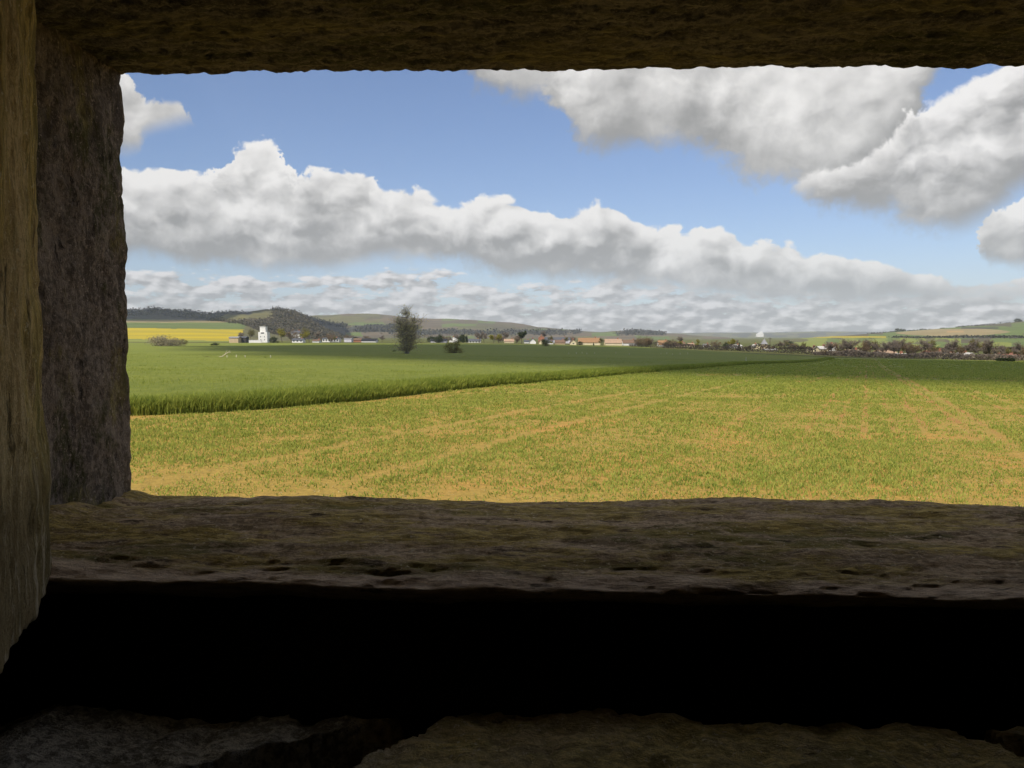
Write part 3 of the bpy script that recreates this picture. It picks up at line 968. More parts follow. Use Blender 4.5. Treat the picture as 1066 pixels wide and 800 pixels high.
place_tree('bush', 1, 216, hit(216, 375.5)[1], 4.5, 'brown weed clump beside the pale fallen branch', 'bush', wide=1.6)

# trees round the tower and the left houses
for (kind, i, px, y, h, lab) in [
    ('yellow', 0, 294, 560, 15, 'round yellow green tree right of the white tower'),
    ('russet', 0, 305, 600, 13, 'russet tree between two yellow green trees right of the tower'),
    ('yellow', 1, 314, 580, 12, 'smaller yellow green tree beside the white cottage'),
    ('budding', 0, 322, 620, 15, 'olive tree at the left end of the white row house'),
    ('bare', 0, 331, 640, 12, 'bare tree at the foot of the wooded knoll'),
    ('darkbush', 0, 285, 520, 6, 'dark bush at the right foot of the white tower'),
    ('budding', 1, 262, 620, 14, 'olive tree behind the low white wall left of the tower'),
    ('bare', 1, 252, 660, 10, 'bare tree rising behind the pale barn'),
    ('russet', 1, 344, 700, 9, 'small russet tree above the white row house'),
    ('darkbush', 1, 371, 640, 5, 'dark bush between the lavender shed and the dark-roofed shed'),
    ('bare', 2, 398, 640, 7, 'bare tree just left of the tall lone tree, far behind it'),
    ('darkbush', 0, 449, 640, 6, 'dark bush right behind the tall lone tree'),
    ('conifer', 0, 482, 560, 9, 'pointed dark conifer left of the long terrace'),
    ('conifer', 1, 486, 570, 8, 'second pointed dark conifer beside the long terrace'),
    ('bare', 3, 499, 600, 12, 'bare tree in the middle of the long terrace'),
    ('bare', 0, 504, 610, 11, 'bare tree at the right end of the long terrace'),
    ('yellow', 2, 514, 560, 9, 'low yellow leafy tree left of the peach-roofed house'),
    ('yellow', 0, 519, 580, 10, 'yellow leafy tree nearest the peach-roofed house'),
    ('bare', 1, 525, 700, 11, 'dark bare tree behind the peach-roofed house'),
    ('dark', 0, 543, 560, 13, 'large round dark evergreen tree left of the white cottages'),
    ('russet', 2, 537, 600, 9, 'russet tree left of the large round evergreen'),
    ('bare', 2, 564, 720, 12, 'bare tree rising above the red hall'),
    ('darkbush', 1, 567, 500, 6, 'dark bush in front of the red hall'),
    ('yellow', 1, 575, 520, 4, 'yellow green bush in front of the cream cottages'),
    ('budding', 2, 589, 560, 8, 'olive tree left of the cream gabled cottage'),
    ('darkbush', 0, 604, 505, 4, 'dark bush right of the cream gabled cottage'),
    ('conifer', 0, 618, 490, 4, 'tiny conifer before the long orange-roofed barn'),
    ('budding', 0, 627, 520, 8, 'grey olive tree between the two long cream barns'),
    ('bare', 0, 662, 450, 9, 'bare tree at the left of the brown clump by the dark hedge'),
    ('russet', 0, 667, 440, 12, 'tall russet tree in the brown clump by the dark hedge'),
    ('russet', 1, 672, 436, 12.5, 'tallest russet tree in the brown clump by the dark hedge'),
    ('bare', 3, 677, 440, 9, 'low bare tree at the right of the brown clump by the dark hedge'),
    ('bare', 1, 708, 700, 9, 'dark bare tree above the pink-walled cottages'),
    ('yellow', 2, 724, 420, 6, 'low bright yellow green tree behind the dark hedge'),
    ('russet', 2, 735, 440, 6, 'low russet tree behind the dark hedge'),
    ('russet', 0, 746, 430, 9, 'wide brown tree behind the dark hedge, between two yellow trees'),
    ('yellow', 0, 760, 430, 11, 'yellow green tree left of the small pointed conifer'),
    ('darkbush', 1, 756, 440, 6, 'dark bush at the left foot of the yellow green tree'),
    ('conifer', 1, 769.5, 340, 9, 'small pointed conifer standing in the dark hedge'),
    ('bare', 2, 813, 420, 9, 'thin bare tree right of the grey-roofed church'),
    ('budding', 1, 836, 300, 12, 'dense olive tree at the right end of the dark hedge'),
    ('russet', 1, 825, 420, 8, 'russet tree left of the dense olive tree'),
]:
    cat = 'bush' if kind in ('darkbush', 'bush') else 'tree'
    place_tree(kind, i, px, y, h, lab, cat, 'trees around the village houses')

VT = np.random.default_rng(77)
VPX = np.sort(np.concatenate([VT.uniform(316, 400, 7), VT.uniform(440, 660, 20), VT.uniform(695, 850, 11)]))
for k, px in enumerate(VPX):
    kind = ['bare', 'russet', 'yellow', 'budding', 'bare', 'russet', 'darkbush'][VT.integers(0, 7)]
    yv = VT.uniform(560, 760) if px < 660 else VT.uniform(470, 640)
    word = {'bare': 'bare grey', 'russet': 'brown', 'yellow': 'yellow green', 'budding': 'olive', 'darkbush': 'dark evergreen'}[kind]
    tens = ['', 'twenty-', 'thirty-'][0 if k < 19 else (1 if k < 29 else 2)]
    num = ORD[k] if k < 20 else ('thirtieth' if k == 29 else tens + ORD[(k + 1) % 10 - 1])
    place_tree(kind, k % 2, px, yv, VT.uniform(4.5, 8.5), 'small %s garden tree among the houses, %s such tree from the left' % (word, num), 'tree', 'garden trees among the houses', name='garden_tree')

# hedgerow of bare trees on the right
HT = [('russet', 858, 7), ('bare', 863, 12), ('russet', 871, 13), ('bare', 880, 15), ('bare', 889, 16), ('russet', 897, 15), ('bare', 905, 17), ('budding', 912, 15), ('bare', 921, 14), ('bare', 930, 16), ('bare', 934.5, 17), ('budding', 940, 15),
      ('russet', 949, 15), ('budding', 952, 12), ('bare', 961, 17), ('budding', 965, 16), ('russet', 972, 11), ('bare', 983, 13), ('bare', 992, 19), ('russet', 998, 14), ('bare', 1013, 17), ('budding', 1020, 18), ('bare', 1026, 19), ('russet', 1033, 17), ('bare', 1041, 15),
      ('budding', 1048, 13), ('bare', 1056, 16), ('russet', 1063, 14), ('bare', 1075, 17), ('bare', 1090, 16), ('russet', 1105, 18)]


def hedge_y(px):
    return float(np.interp(px, [690, 760, 850, 900, 1000, 1066, 1200], [430, 345, 250, 225, 203, 192, 178]))


ORDINAL = ORD + ['twenty-sixth', 'twenty-seventh', 'twenty-eighth', 'twenty-ninth', 'thirtieth', 'thirty-first']
for k, (kind, px, h) in enumerate(HT):
    word = {'bare': 'bare grey brown', 'russet': 'bushy russet', 'budding': 'budding olive'}[kind]
    place_tree(kind, k % 3, px, hedge_y(px) + (k % 4) * 3, h * 1.2, '%s tree in the right hand hedgerow, %s from the left' % (word, ORDINAL[k]), 'tree', 'trees along the right hedgerow', wide=.95 if kind != 'russet' else .8)
for k, (px, h) in enumerate([(934, 4), (938, 3.4), (940.5, 2.8), (958, 2), (1058, 4.2), (1061, 3.2)]):
    row = float(interp_prof([(920, 346.6), (940, 345.2), (970, 343), (1066, 334.8)])(px)); yy_ = 1880
    place_tree('darkbush', k % 2, px, yy_, h, 'tiny dark tree on the skyline of the right hill, %s from the left' % ORD[k], 'tree', 'trees on the skyline of the right hill', z=float(row_z(px, row + .6, yy_)))


def hedge(name, label, path, hgt, depth, n, rng, mtl):
    p = np.array(path); seg = np.linalg.norm(np.diff(p, axis=0), axis=1); cum = np.concatenate([[0], np.cumsum(seg)])
    s = rng.uniform(0, cum[-1], n)
    x = np.interp(s, cum, p[:, 0]) + rng.normal(0, depth / 2.5, n) * .3; y = np.interp(s, cum, p[:, 1]) + rng.normal(0, depth / 2.5, n)
    hh = hgt * (1 + .55 * n2(s, s * 0, .12, 3, 4))
    z = terr(x, y) + rng.uniform(0, 1, n) ** .8 * hh
    v, q = leaf_quads(np.stack([x, y, z], 1), .2, rng)
    o0 = thing(name, label, 'hedge', (p[0, 0], p[0, 1], float(terr(p[0, 0], p[0, 1]))))
    link('foliage', make_mesh('foliage', v - np.array(o0.location), q, [mtl]), o0)
    return o0


def ppts(lst): return [(ray(px, 360)[0] * y, y) for px, y in lst]


hr = np.random.default_rng(21)
hedge('hedge', 'long dark low hedge running below the church towards the brown clump', ppts([(655, 455), (690, 425), (720, 385), (760, 345), (800, 305), (850, 262)]), 2.6, 2, 9000, hr, FOL['hedge'])
hedge('hedge', 'brown leafless hedge at the foot of the right hand row of trees', ppts([(848, 255), (870, 240), (900, 222), (950, 212), (1000, 200), (1066, 189), (1150, 180)]), 1.5, 2, 9000, hr, FOL['bare'])
hedge('hedge', 'short dark green garden hedge by the red-roofed bungalow at far right', ppts([(1040, 186), (1046, 185), (1055, 184)]), 1.0, 1.2, 1300, hr, FOL['dark'])

# ------------------------------------------------------------------ buildings
WALL = {k: plain(k + '_wall', c, tuple(v * .88 for v in c), .8) for k, c in {
    'white': (.80, .78, .74), 'cream': (.72, .62, .40), 'tan': (.52, .40, .24), 'pink': (.50, .38, .30), 'brick': (.36, .16, .10), 'grey': (.40, .40, .42), 'lavender': (.58, .56, .60), 'dark': (.07, .065, .06)}.items()}
ROOF = {k: plain(k + '_roof', c, tuple(v * .8 for v in c), 1.2) for k, c in {
    'slate': (.11, .115, .13), 'orange': (.34, .20, .105), 'brown': (.20, .13, .09), 'grey': (.30, .30, .31), 'red': (.26, .12, .085), 'peach': (.42, .29, .20), 'pale': (.55, .53, .50), 'black': (.035, .037, .045), 'white': (.75, .74, .72)}.items()}
M['glass'] = mat('window_glass', lambda gg: ((.03, .035, .04), None), .15, .5)


def house(name, label, px, y, w_px, wall_px, roof_px, wall, roof, gable=False, rz=0.0, depth=7.0, chimney=True, windows=0, z=None, cat='house', group='houses of the village'):
    u, _ = ray(px, 358); x = u * y; k = y / F
    W, H, RH = w_px * k, wall_px * k, roof_px * k
    zz = float(terr(x, y)) if z is None else z
    o = thing(name, label, cat, (x, y, zz), rz, group)
    D = depth
    a, b = W / 2, D / 2
    if gable:   # ridge runs away from us; gable wall faces us
        Vw = [(-a, -b, -1), (a, -b, -1), (a, b, -1), (-a, b, -1), (-a, -b, H), (a, -b, H), (a, b, H), (-a, b, H), (0, -b, H + RH), (0, b, H + RH)]
        Fw = [[(0, 1, 5, 4), (1, 2, 6, 5), (2, 3, 7, 6), (3, 0, 4, 7)], [(4, 5, 8), (6, 7, 9)]]
        e, th = .3, .25
        Vr = []
        for yy in (-b - e, b + e):
            Vr += [(-a - e, yy, H - e * RH / a), (0, yy, H + RH), (a + e, yy, H - e * RH / a), (-a - e, yy, H - e * RH / a + th), (0, yy, H + RH + th), (a + e, yy, H - e * RH / a + th)]
        Fr = [(3, 4, 10, 9), (4, 5, 11, 10), (0, 6, 7, 1), (1, 7, 8, 2), (0, 3, 9, 6), (2, 8, 11, 5), (0, 1, 4, 3), (1, 2, 5, 4), (6, 9, 10, 7), (7, 10, 11, 8)]
    else:
        Vw = [(-a, -b, -1), (a, -b, -1), (a, b, -1), (-a, b, -1), (-a, -b, H), (a, -b, H), (a, b, H), (-a, b, H), (-a, 0, H + RH), (a, 0, H + RH)]
        Fw = [[(0, 1, 5, 4), (1, 2, 6, 5), (2, 3, 7, 6), (3, 0, 4, 7)], [(5, 6, 9), (7, 4, 8)]]
        e, th = .3, .25
        Vr = []
        for xx in (-a - e, a + e):
            Vr += [(xx, -b - e, H - e * RH / b), (xx, 0, H + RH), (xx, b + e, H - e * RH / b), (xx, -b - e, H - e * RH / b + th), (xx, 0, H + RH + th), (xx, b + e, H - e * RH / b + th)]
        Fr = [(3, 4, 10, 9), (4, 5, 11, 10), (0, 6, 7, 1), (1, 7, 8, 2), (0, 3, 9, 6), (2, 8, 11, 5), (0, 1, 4, 3), (1, 2, 5, 4), (6, 9, 10, 7), (7, 10, 11, 8)]
    link('wall', make_mesh('wall', Vw, [np.array(Fw[0]), np.array(Fw[1])], [WALL[wall]]), o)
    r = link('roof', make_mesh('roof', Vr, np.array(Fr), [ROOF[roof]]), o)
    if chimney:
        cx = a * .6 if not gable else .0
        v, q = boxes([(cx - .35, cx + .35, -.35, .35, H + RH * .5, H + RH + 1.0)])
        link('chimney', make_mesh('chimney', v, q, [WALL['brick']]), r)
    if windows:
        for j in range(windows):
            wx = -a + W * (j + .5) / windows
            v, q = boxes([(wx - .55, wx + .55, -b - .05, -b + .05, H * .45, H * .45 + min(1.3, H * .4))])
            link('window', make_mesh('window', v, q, [M['glass']]), o)
    return o


# white stepped tower
ty = 540.0; k = ty / F; tx = ray(275, 355)[0] * ty; tz = float(terr(tx, ty))
# the tower stands a little up the bank so its foot shows at row 356
tz = float(row_z(275, 357, ty))
o = thing('tower', 'white stepped tower with a dark window band, tallest building at left', 'tower', (tx, ty, tz))
w1, h1, w2, h2 = 4.6 * k, 11 * k, 2.9 * k, 16.6 * k
v, q = boxes([(-w1, w1, -3, 3, -1.5, h1)])
link('wall', make_mesh('wall', v, q, [WALL['white']]), o)
v, q = boxes([(-w2 - .3 * k, w2 - .3 * k, -2.2, 2.2, h1 + .003, h2)])
st = link('upper_stage', make_mesh('upper_stage', v, q, [WALL['white']]), o)
v, q = boxes([(-w2 - .6 * k, w2 + 0 * k, -2.5, 2.5, h2 + .003, h2 + .35)])
link('roof', make_mesh('roof', v, q, [ROOF['pale']]), st)
for (cx, cz, ww, hh) in ((-.2, 10.0, 3.4, 1.2), (-2.2, 6.2, .7, 1.2), (1.8, 6.2, .7, 1.2), (-2.0, 3.0, .7, 1.2), (1.9, 3.2, .7, 1.2)):
    v, q = boxes([((cx - ww / 2) * k, (cx + ww / 2) * k, -3.06, -2.9, (cz - hh / 2) * k, (cz + hh / 2) * k)])
    link('window', make_mesh('window', v, q, [M['glass']]), o)

u = ray(262, 356)[0] * 520
v, q = boxes([(u - 6.5, u + 6.5, 519.6, 520.4, 0, 1.8), (u - 6.6, u + 6.6, 519.5, 520.5, 1.803, 1.95)])
v[:, 2] += float(row_z(262, 357.3, 520))
o = link('boundary_wall', make_mesh('boundary_wall', v, q, [WALL['white']]))
tag(o, 'long low white wall between the pale barn and the tower', 'wall')

H = house
zb = lambda px, row, y: float(row_z(px, row, y))
H('barn', 'pale flat-fronted barn at the right end of the yellow field', 245, 500, 9.5, 5.0, 1.0, 'tan', 'grey', depth=6, chimney=False, z=zb(245, 357, 500), cat='barn', group='farm buildings at left')
H('shed', 'dark open shed joined to the right of the pale barn', 254, 506, 7, 4.5, 1.2, 'dark', 'slate', depth=6, chimney=False, z=zb(254, 356.5, 506), cat='shed', group='farm buildings at left')
H('cottage', 'long white cottage among yellow green trees', 311, 540, 11, 2.6, 1.6, 'white', 'slate', windows=3, z=zb(311, 357, 540))
H('house', 'pale house high among the trees above the white cottage', 309, 680, 9, 3.2, 2.6, 'white', 'slate', z=zb(309, 350.5, 680))
H('cottage', 'small low white cottage left of the white row house', 330, 560, 7, 1.8, 1.2, 'white', 'brown', z=zb(330, 357, 560))
H('row_house', 'white two-storey row house with a dark line of windows', 345.5, 600, 17, 4.0, .8, 'white', 'slate', windows=6, z=zb(345, 357, 600), depth=9)
H('shed', 'lavender white shed with a plain front', 363, 600, 7.5, 4.0, .6, 'lavender', 'grey', chimney=False, z=zb(363, 357, 600), cat='shed', group='sheds behind the lone tree')
H('shed', 'brown shed left of the dark-roofed shed', 373, 610, 8, 2.8, 1.6, 'brick', 'brown', chimney=False, z=zb(373, 357, 610), cat='shed', group='sheds behind the lone tree')
H('shed', 'white shed under a wide blue black roof', 385, 600, 15, 1.9, 2.2, 'white', 'black', chimney=False, z=zb(385, 357, 600), depth=10, cat='shed', group='sheds behind the lone tree')
H('shed', 'long shed with a black roof just right of the lone tree', 457, 600, 16, 1.6, 2.0, 'lavender', 'black', chimney=False, z=zb(457, 356.8, 600), depth=10, cat='shed', group='sheds behind the lone tree')
H('house', 'white gabled house peeping over the rounded olive bush', 472, 640, 8, 3.2, 2.4, 'white', 'pale', gable=True, z=zb(472, 357, 640))
H('terrace', 'long terrace of pale houses under slate roofs', 493, 620, 15, 2.2, 2.0, 'white', 'slate', windows=5, z=zb(493, 357.5, 620))
H('house', 'peach-roofed house left of the large round evergreen', 530, 600, 10, 2.2, 2.4, 'cream', 'peach', z=zb(530, 358, 600))
H('cottage', 'white cottage touching the right side of the round evergreen', 548, 600, 5, 2.0, 1.6, 'white', 'slate', z=zb(548, 358, 600))
H('house', 'bright white gabled house, whitest of the village', 554.5, 560, 6.5, 2.6, 2.8, 'white', 'slate', gable=True, z=zb(554, 358.5, 560))
H('hall', 'tall red brick hall with a long grey roof running right', 563.5, 660, 6, 7.0, 2.0, 'brick', 'peach', gable=True, z=zb(563, 358.6, 660), cat='hall')
H('hall', 'long low hall with a pale grey roof behind the cottages', 580, 680, 26, 4.6, 2.4, 'lavender', 'slate', z=zb(580, 358.6, 680), depth=14, cat='hall')
H('cottage', 'cream cottage below the red brick hall', 563, 540, 4, 2.6, 2.2, 'cream', 'brown', gable=True, z=zb(563, 359, 540))
H('cottage', 'pale cottage in front of the long hall', 572.5, 560, 6, 2.2, 1.8, 'white', 'slate', z=zb(572, 359, 560))
H('cottage', 'tan cottage left of the cream gabled cottage', 583, 560, 10, 2.0, 2.6, 'tan', 'brown', z=zb(583, 359, 560))
H('cottage', 'cream gabled cottage facing us, alone before the hall', 596.5, 545, 6, 2.4, 2.8, 'cream', 'brown', gable=True, windows=1, z=zb(596, 359.2, 545))
H('barn', 'long cream barn with a bright orange roof', 613, 560, 22, 2.8, 4.4, 'cream', 'orange', z=zb(613, 359.5, 560), depth=9, cat='barn', group='long cream barns')
H('barn', 'long cream barn with a faded peach roof', 638, 560, 17, 2.4, 4.0, 'cream', 'peach', z=zb(638, 359.8, 560), depth=9, cat='barn', group='long cream barns')
H('barn', 'long pale barn with a brown roof left of the brown clump', 655, 570, 14, 2.6, 3.2, 'white', 'brown', z=zb(655, 360, 570), depth=9, cat='barn', group='long cream barns')
H('cottage', 'white cottage with an orange roof right of the brown clump', 690, 540, 10, 2.2, 4.0, 'white', 'orange', z=zb(690, 361.2, 540))
H('cottage', 'pink-walled cottage with a brown roof above the dark hedge', 707, 530, 11, 2.4, 3.0, 'pink', 'brown', z=zb(707, 362, 530))
H('cottage', 'cream cottage at the left of the low yellow green tree', 719, 520, 6, 2.4, 2.2, 'cream', 'peach', z=zb(719, 362.4, 520))
H('cottage', 'white cottage between the russet trees behind the dark hedge', 735, 520, 5, 2.0, 1.8, 'white', 'grey', z=zb(735, 362.3, 520))
H('bungalow', 'long pale bungalow left of the small pointed conifer', 764, 480, 14, 2.4, 1.4, 'white', 'pale', z=zb(764, 363.3, 480))
H('cottage', 'cream gabled cottage left of the church', 786.5, 440, 5, 2.8, 1.8, 'cream', 'pale', gable=True, z=zb(786, 363.6, 440))
# church with pyramid roof
cy = 420.0; k = cy / F; cx = ray(795.5, 360)[0] * cy
o = thing('church', 'stone church tower with a grey pyramid roof', 'church', (cx, cy, zb(795, 365, cy)))
a = 2.7 * k
v, q = boxes([(-a, a, -a, a, -1, 6.5 * k)])
link('wall', make_mesh('wall', v, q, [WALL['tan']]), o)
a2 = a + .2
v = [(-a2, -a2, 6.5 * k + .003), (a2, -a2, 6.5 * k + .003), (a2, a2, 6.5 * k + .003), (-a2, a2, 6.5 * k + .003), (0, 0, 12.2 * k)]
link('roof', make_mesh('roof', v, [np.array([(0, 3, 2, 1)]), np.array([(0, 1, 4), (1, 2, 4), (2, 3, 4), (3, 0, 4)])], [ROOF['grey']]), o)
v, q = boxes([(-.35, .35, -a - .05, -a + .05, 4.0 * k, 5.4 * k)])
link('window', make_mesh('window', v, q, [M['glass']]), o)
H('house', 'low bright white house in front of the church', 801, 390, 11, 2.0, .9, 'white', 'white', z=zb(801, 366.5, 390))
px_y = 330.0
o = thing('utility_pole', 'dark wooden pole standing by the low white house', 'pole', (ray(801.5, 360)[0] * px_y, px_y, float(terr(ray(801.5, 360)[0] * px_y, px_y))))
v, q = tubes([(np.array([0, 0, -.3]), np.array([0, 0, 5.9]), .17, .12)], 8)
link('post', make_mesh('post', v, q, [M['bark']]), o)
v, q = boxes([(-.7, .7, -.06, .06, 5.3, 5.45)])
link('crossarm', make_mesh('crossarm', v, q, [M['bark']]), o)

H('house', 'cream house between the two leftmost hedgerow trees', 855, 330, 8, 4.0, 2.4, 'cream', 'pale', z=zb(855, 367.5, 330))
H('cottage', 'white gabled house showing above the left hedgerow trees', 865.5, 340, 5, 6.4, 2.2, 'white', 'peach', gable=True, z=zb(865, 367.5, 340))
H('cottage', 'pale low cottage behind the leftmost hedgerow tree', 845, 350, 8, 3.2, 1.8, 'cream', 'brown', z=zb(845, 367, 350))
H('cottage', 'peach cottage seen between the fourth and fifth hedgerow trees', 887, 280, 13, 3.2, 2.4, 'pink', 'peach', z=zb(887, 370.5, 280))
H('house', 'long pink house behind the middle of the right hedgerow', 921, 270, 14, 4.4, 3.0, 'pink', 'peach', z=zb(921, 372, 270))
H('cottage', 'little white cottage in the gap of the right hedgerow', 938.5, 250, 3.4, 1.8, 1.4, 'white', 'pale', gable=True, z=zb(938, 372, 250))
H('house', 'pink house with a red roof in the right hedgerow', 970, 260, 12, 4.2, 3.2, 'pink', 'red', z=zb(970, 373, 260))
H('house', 'cream house right of the pink house with the red roof', 979, 252, 8, 4.6, 2.6, 'cream', 'brown', gable=True, z=zb(979, 373, 252))
H('cottage', 'pale cottage showing below the tallest hedgerow tree', 988, 250, 7, 4.2, 2.6, 'white', 'brown', z=zb(988, 374, 250))
H('cottage', 'cream gabled cottage at the right of the tallest hedgerow tree', 1005, 240, 7, 4.2, 2.4, 'cream', 'pale', gable=True, z=zb(1005, 374.5, 240))
H('bungalow', 'red-roofed bungalow at the far right behind the dark garden hedge', 1049, 225, 17, 3.6, 4.2, 'pink', 'red', z=zb(1049, 376, 225))

# far white works building with its steam
fy = 5000.0; fx = ray(791, 347)[0] * fy; kk = fy / F
o = thing('factory', 'distant white factory with a peaked roof on the far ridge', 'factory', (fx, fy, zb(791, 349.6, fy)))
a = 3.6 * kk
link('wall', make_mesh('wall', [(-a, -9, -8), (a, -9, -8), (a, 9, -8), (-a, 9, -8), (-a, -9, 1.4 * kk), (a, -9, 1.4 * kk), (a, 9, 1.4 * kk), (-a, 9, 1.4 * kk)],
     np.array([(0, 1, 5, 4), (1, 2, 6, 5), (2, 3, 7, 6), (3, 0, 4, 7)]), [WALL['white']]), o)
v = [(-a, -9, 1.45 * kk), (a, -9, 1.45 * kk), (a, 9, 1.45 * kk), (-a, 9, 1.45 * kk), (a * .3, -6, 4.2 * kk), (a * .6, -6, 4.2 * kk), (a * .6, 6, 4.2 * kk), (a * .3, 6, 4.2 * kk)]
link('roof', make_mesh('roof', v, np.array([(0, 3, 2, 1), (4, 5, 6, 7), (0, 1, 5, 4), (1, 2, 6, 5), (2, 3, 7, 6), (3, 0, 4, 7)]), [ROOF['white']]), o)

# ------------------------------------------------------------------ small things in the fields
M['post'] = plain('pale_post', (.62, .58, .40), (.50, .46, .32), 3.0)


def post(px, row, h_px, w, label, group):
    x, y = hit(px, row); h = h_px * y / F
    o = bpy.data.objects.new('fence_post', None)
    v, q = tubes([(np.array([0, 0, -.2]), np.array([0, 0, h * .9]), w, w * .9), (np.array([0, 0, h * .9]), np.array([0, 0, h]), w * .9, w * .3)], 7)
    o = link('fence_post', make_mesh('fence_post', v, q, [M['post']]), None, (x, y, float(terr(x, y))))
    o.rotation_euler = (tr.uniform(-.06, .06), tr.uniform(-.06, .06), 0)
    return tag(o, label, 'post', group)


LP = [(236.5, 376), (246, 375.6), (255.5, 375.8), (282, 376)]
for k, (px, row) in enumerate(LP):
    post(px, row, 6, .05, 'pale post in the wheat right of the fallen branch, %s of four' % ORD[k], 'posts in the wheat at left')
MP = [592, 600, 606, 611, 619, 641, 655, 688, 694, 700, 708, 716]
for k, px in enumerate(MP):
    post(px, 371 + (px - 592) * .004 - (k % 3) * .5, 3.6, .045, 'small pale post in the shaded wheat before the village, %s from left' % ORD[k], 'posts in the shaded wheat')
post(776.5, 379, 7, .045, 'thin pale leaning stake at the corner of the dark wheat', None)
x, y = hit(229, 375.2)
segs = [(np.array([-1.2, 0, .35]), np.array([.5, 0, .75]), .07, .06), (np.array([.5, 0, .75]), np.array([1.6, 0, 1.5]), .07, .05), (np.array([1.6, 0, 1.5]), np.array([2.1, .1, 1.55]), .05, .03), (np.array([.9, 0, 1.0]), np.array([1.3, .3, 1.9]), .04, .02), (np.array([1.7, 0, 1.5]), np.array([1.8, .1, 1.9]), .03, .015), (np.array([-.2, 0, .55]), np.array([-.4, .3, -.1]), .06, .05)]
v, q = tubes([(a_ * .55, b_ * .55, r_ * .8, t_ * .8) for a_, b_, r_, t_ in segs], 6)
M['branch'] = plain('dead_branch', (.55, .48, .33), (.42, .36, .25), 3.0)
o = link('fallen_branch', make_mesh('fallen_branch', v, q, [M['branch']]), None, (x, y, float(terr(x, y))))
tag(o, 'pale bleached fallen branch sloping up out of the wheat', 'branch')

# ------------------------------------------------------------------ clouds overhead that throw the broad shadows
M['cloud'] = plain('cloud_white', (.80, .80, .80), (.74, .74, .75), .01)


def cloud(outline, alt, thick, seed):
    """cumulus whose shadow covers this outline on the ground"""
    p = np.array(outline, float); c = p.mean(0)
    ang = np.arctan2(p[:, 1] - c[1], p[:, 0] - c[0]); rad = np.hypot(p[:, 0] - c[0], p[:, 1] - c[1])
    o = np.argsort(ang); ang, rad = ang[o], rad[o]
    th = np.linspace(-np.pi, np.pi, 241)[:-1]
    rr = np.interp(th, np.concatenate([ang - 2 * np.pi, ang, ang + 2 * np.pi]), np.tile(rad, 3))
    nr = 26
    s = np.linspace(0, 1, nr)
    S, TH = np.meshgrid(s, th, indexing='ij')
    RR = rr[None, :] * S * (1 + .05 * n2(np.cos(TH) * 4, np.sin(TH) * 4, 1.0, 4, seed) * S)
    X = c[0] + RR * np.cos(TH); Y = c[1] + RR * np.sin(TH)
    off = TO_SUN * (alt / TO_SUN[2])
    dome = np.sqrt(np.clip(1 - S ** 2, 0, 1)) * (.5 + .5 * (n2(X, Y, .02, 4, seed) + .6))
    top = np.stack([X + off[0], Y + off[1], alt + dome * thick], -1)
    bot = np.stack([X + off[0], Y + off[1], alt - 2 - n2(X, Y, .03, 2, seed + 3) * 2 * (1 - S)], -1)
    V = np.concatenate([top.reshape(-1, 3), bot.reshape(-1, 3)])
    n = len(th); Q = []
    i = np.arange(nr - 1)[:, None] * n; j = np.arange(n)[None, :]; j2 = (j + 1) % n
    Qt = np.stack([(i + j).ravel(), (i + n + j).ravel(), (i + n + j2).ravel(), (i + j2).ravel()], 1)
    Qb = Qt[:, ::-1] + nr * n
    e = (nr - 1) * n + np.arange(n); e2 = (nr - 1) * n + (np.arange(n) + 1) % n
    Qs = np.stack([e, e + nr * n, e2 + nr * n, e2], 1)
    ob = link('cloud', make_mesh('cloud', V, np.concatenate([Qt, Qb, Qs]), [M['cloud']], None, True))
    return tag(ob, kind='structure')


cloud([(-108, 262), (-98, 300), (-60, 390), (0, 440), (62, 400), (78, 310), (88, 225), (112, 176), (180, 140), (330, 60), (260, 10), (120, 22), (60, 33), (27, 40), (14, 47), (0, 58), (-22, 90), (-45, 140), (-88, 228)], 1250, 10, 1)
cloud([(-1500, 1700), (-1500, 2500), (-900, 2600), (-560, 2300), (-480, 1500), (-520, 1250), (-700, 1330), (-800, 1600)], 1000, 40, 2)

# ------------------------------------------------------------------ haze
HZ = (-5200, 5200, -700, 11000, -60, 560)
hv, hq = boxes([HZ])
hm = bpy.data.materials.new('haze_air'); hm.use_nodes = True
hm.node_tree.nodes.clear()
hg = G(hm.node_tree)
ho = hg.node('ShaderNodeOutputMaterial'); pv = hg.node('ShaderNodeVolumePrincipled')
pv.inputs['Color'].default_value = (.78, .85, .95, 1)
pv.inputs['Density'].default_value = 0.00009
hm.node_tree.links.new(pv.outputs[0], ho.inputs['Volume'])
tag(link('haze', make_mesh('haze', hv, hq, [hm])), kind='stuff')

# ------------------------------------------------------------------ the concrete lookout we stand in
ROT = R(-2.7)
PB = thing('pillbox', 'weathered mossy concrete lookout around us, its wide opening framing the fields', 'pillbox', (0, 0, CAMZ), ROT)


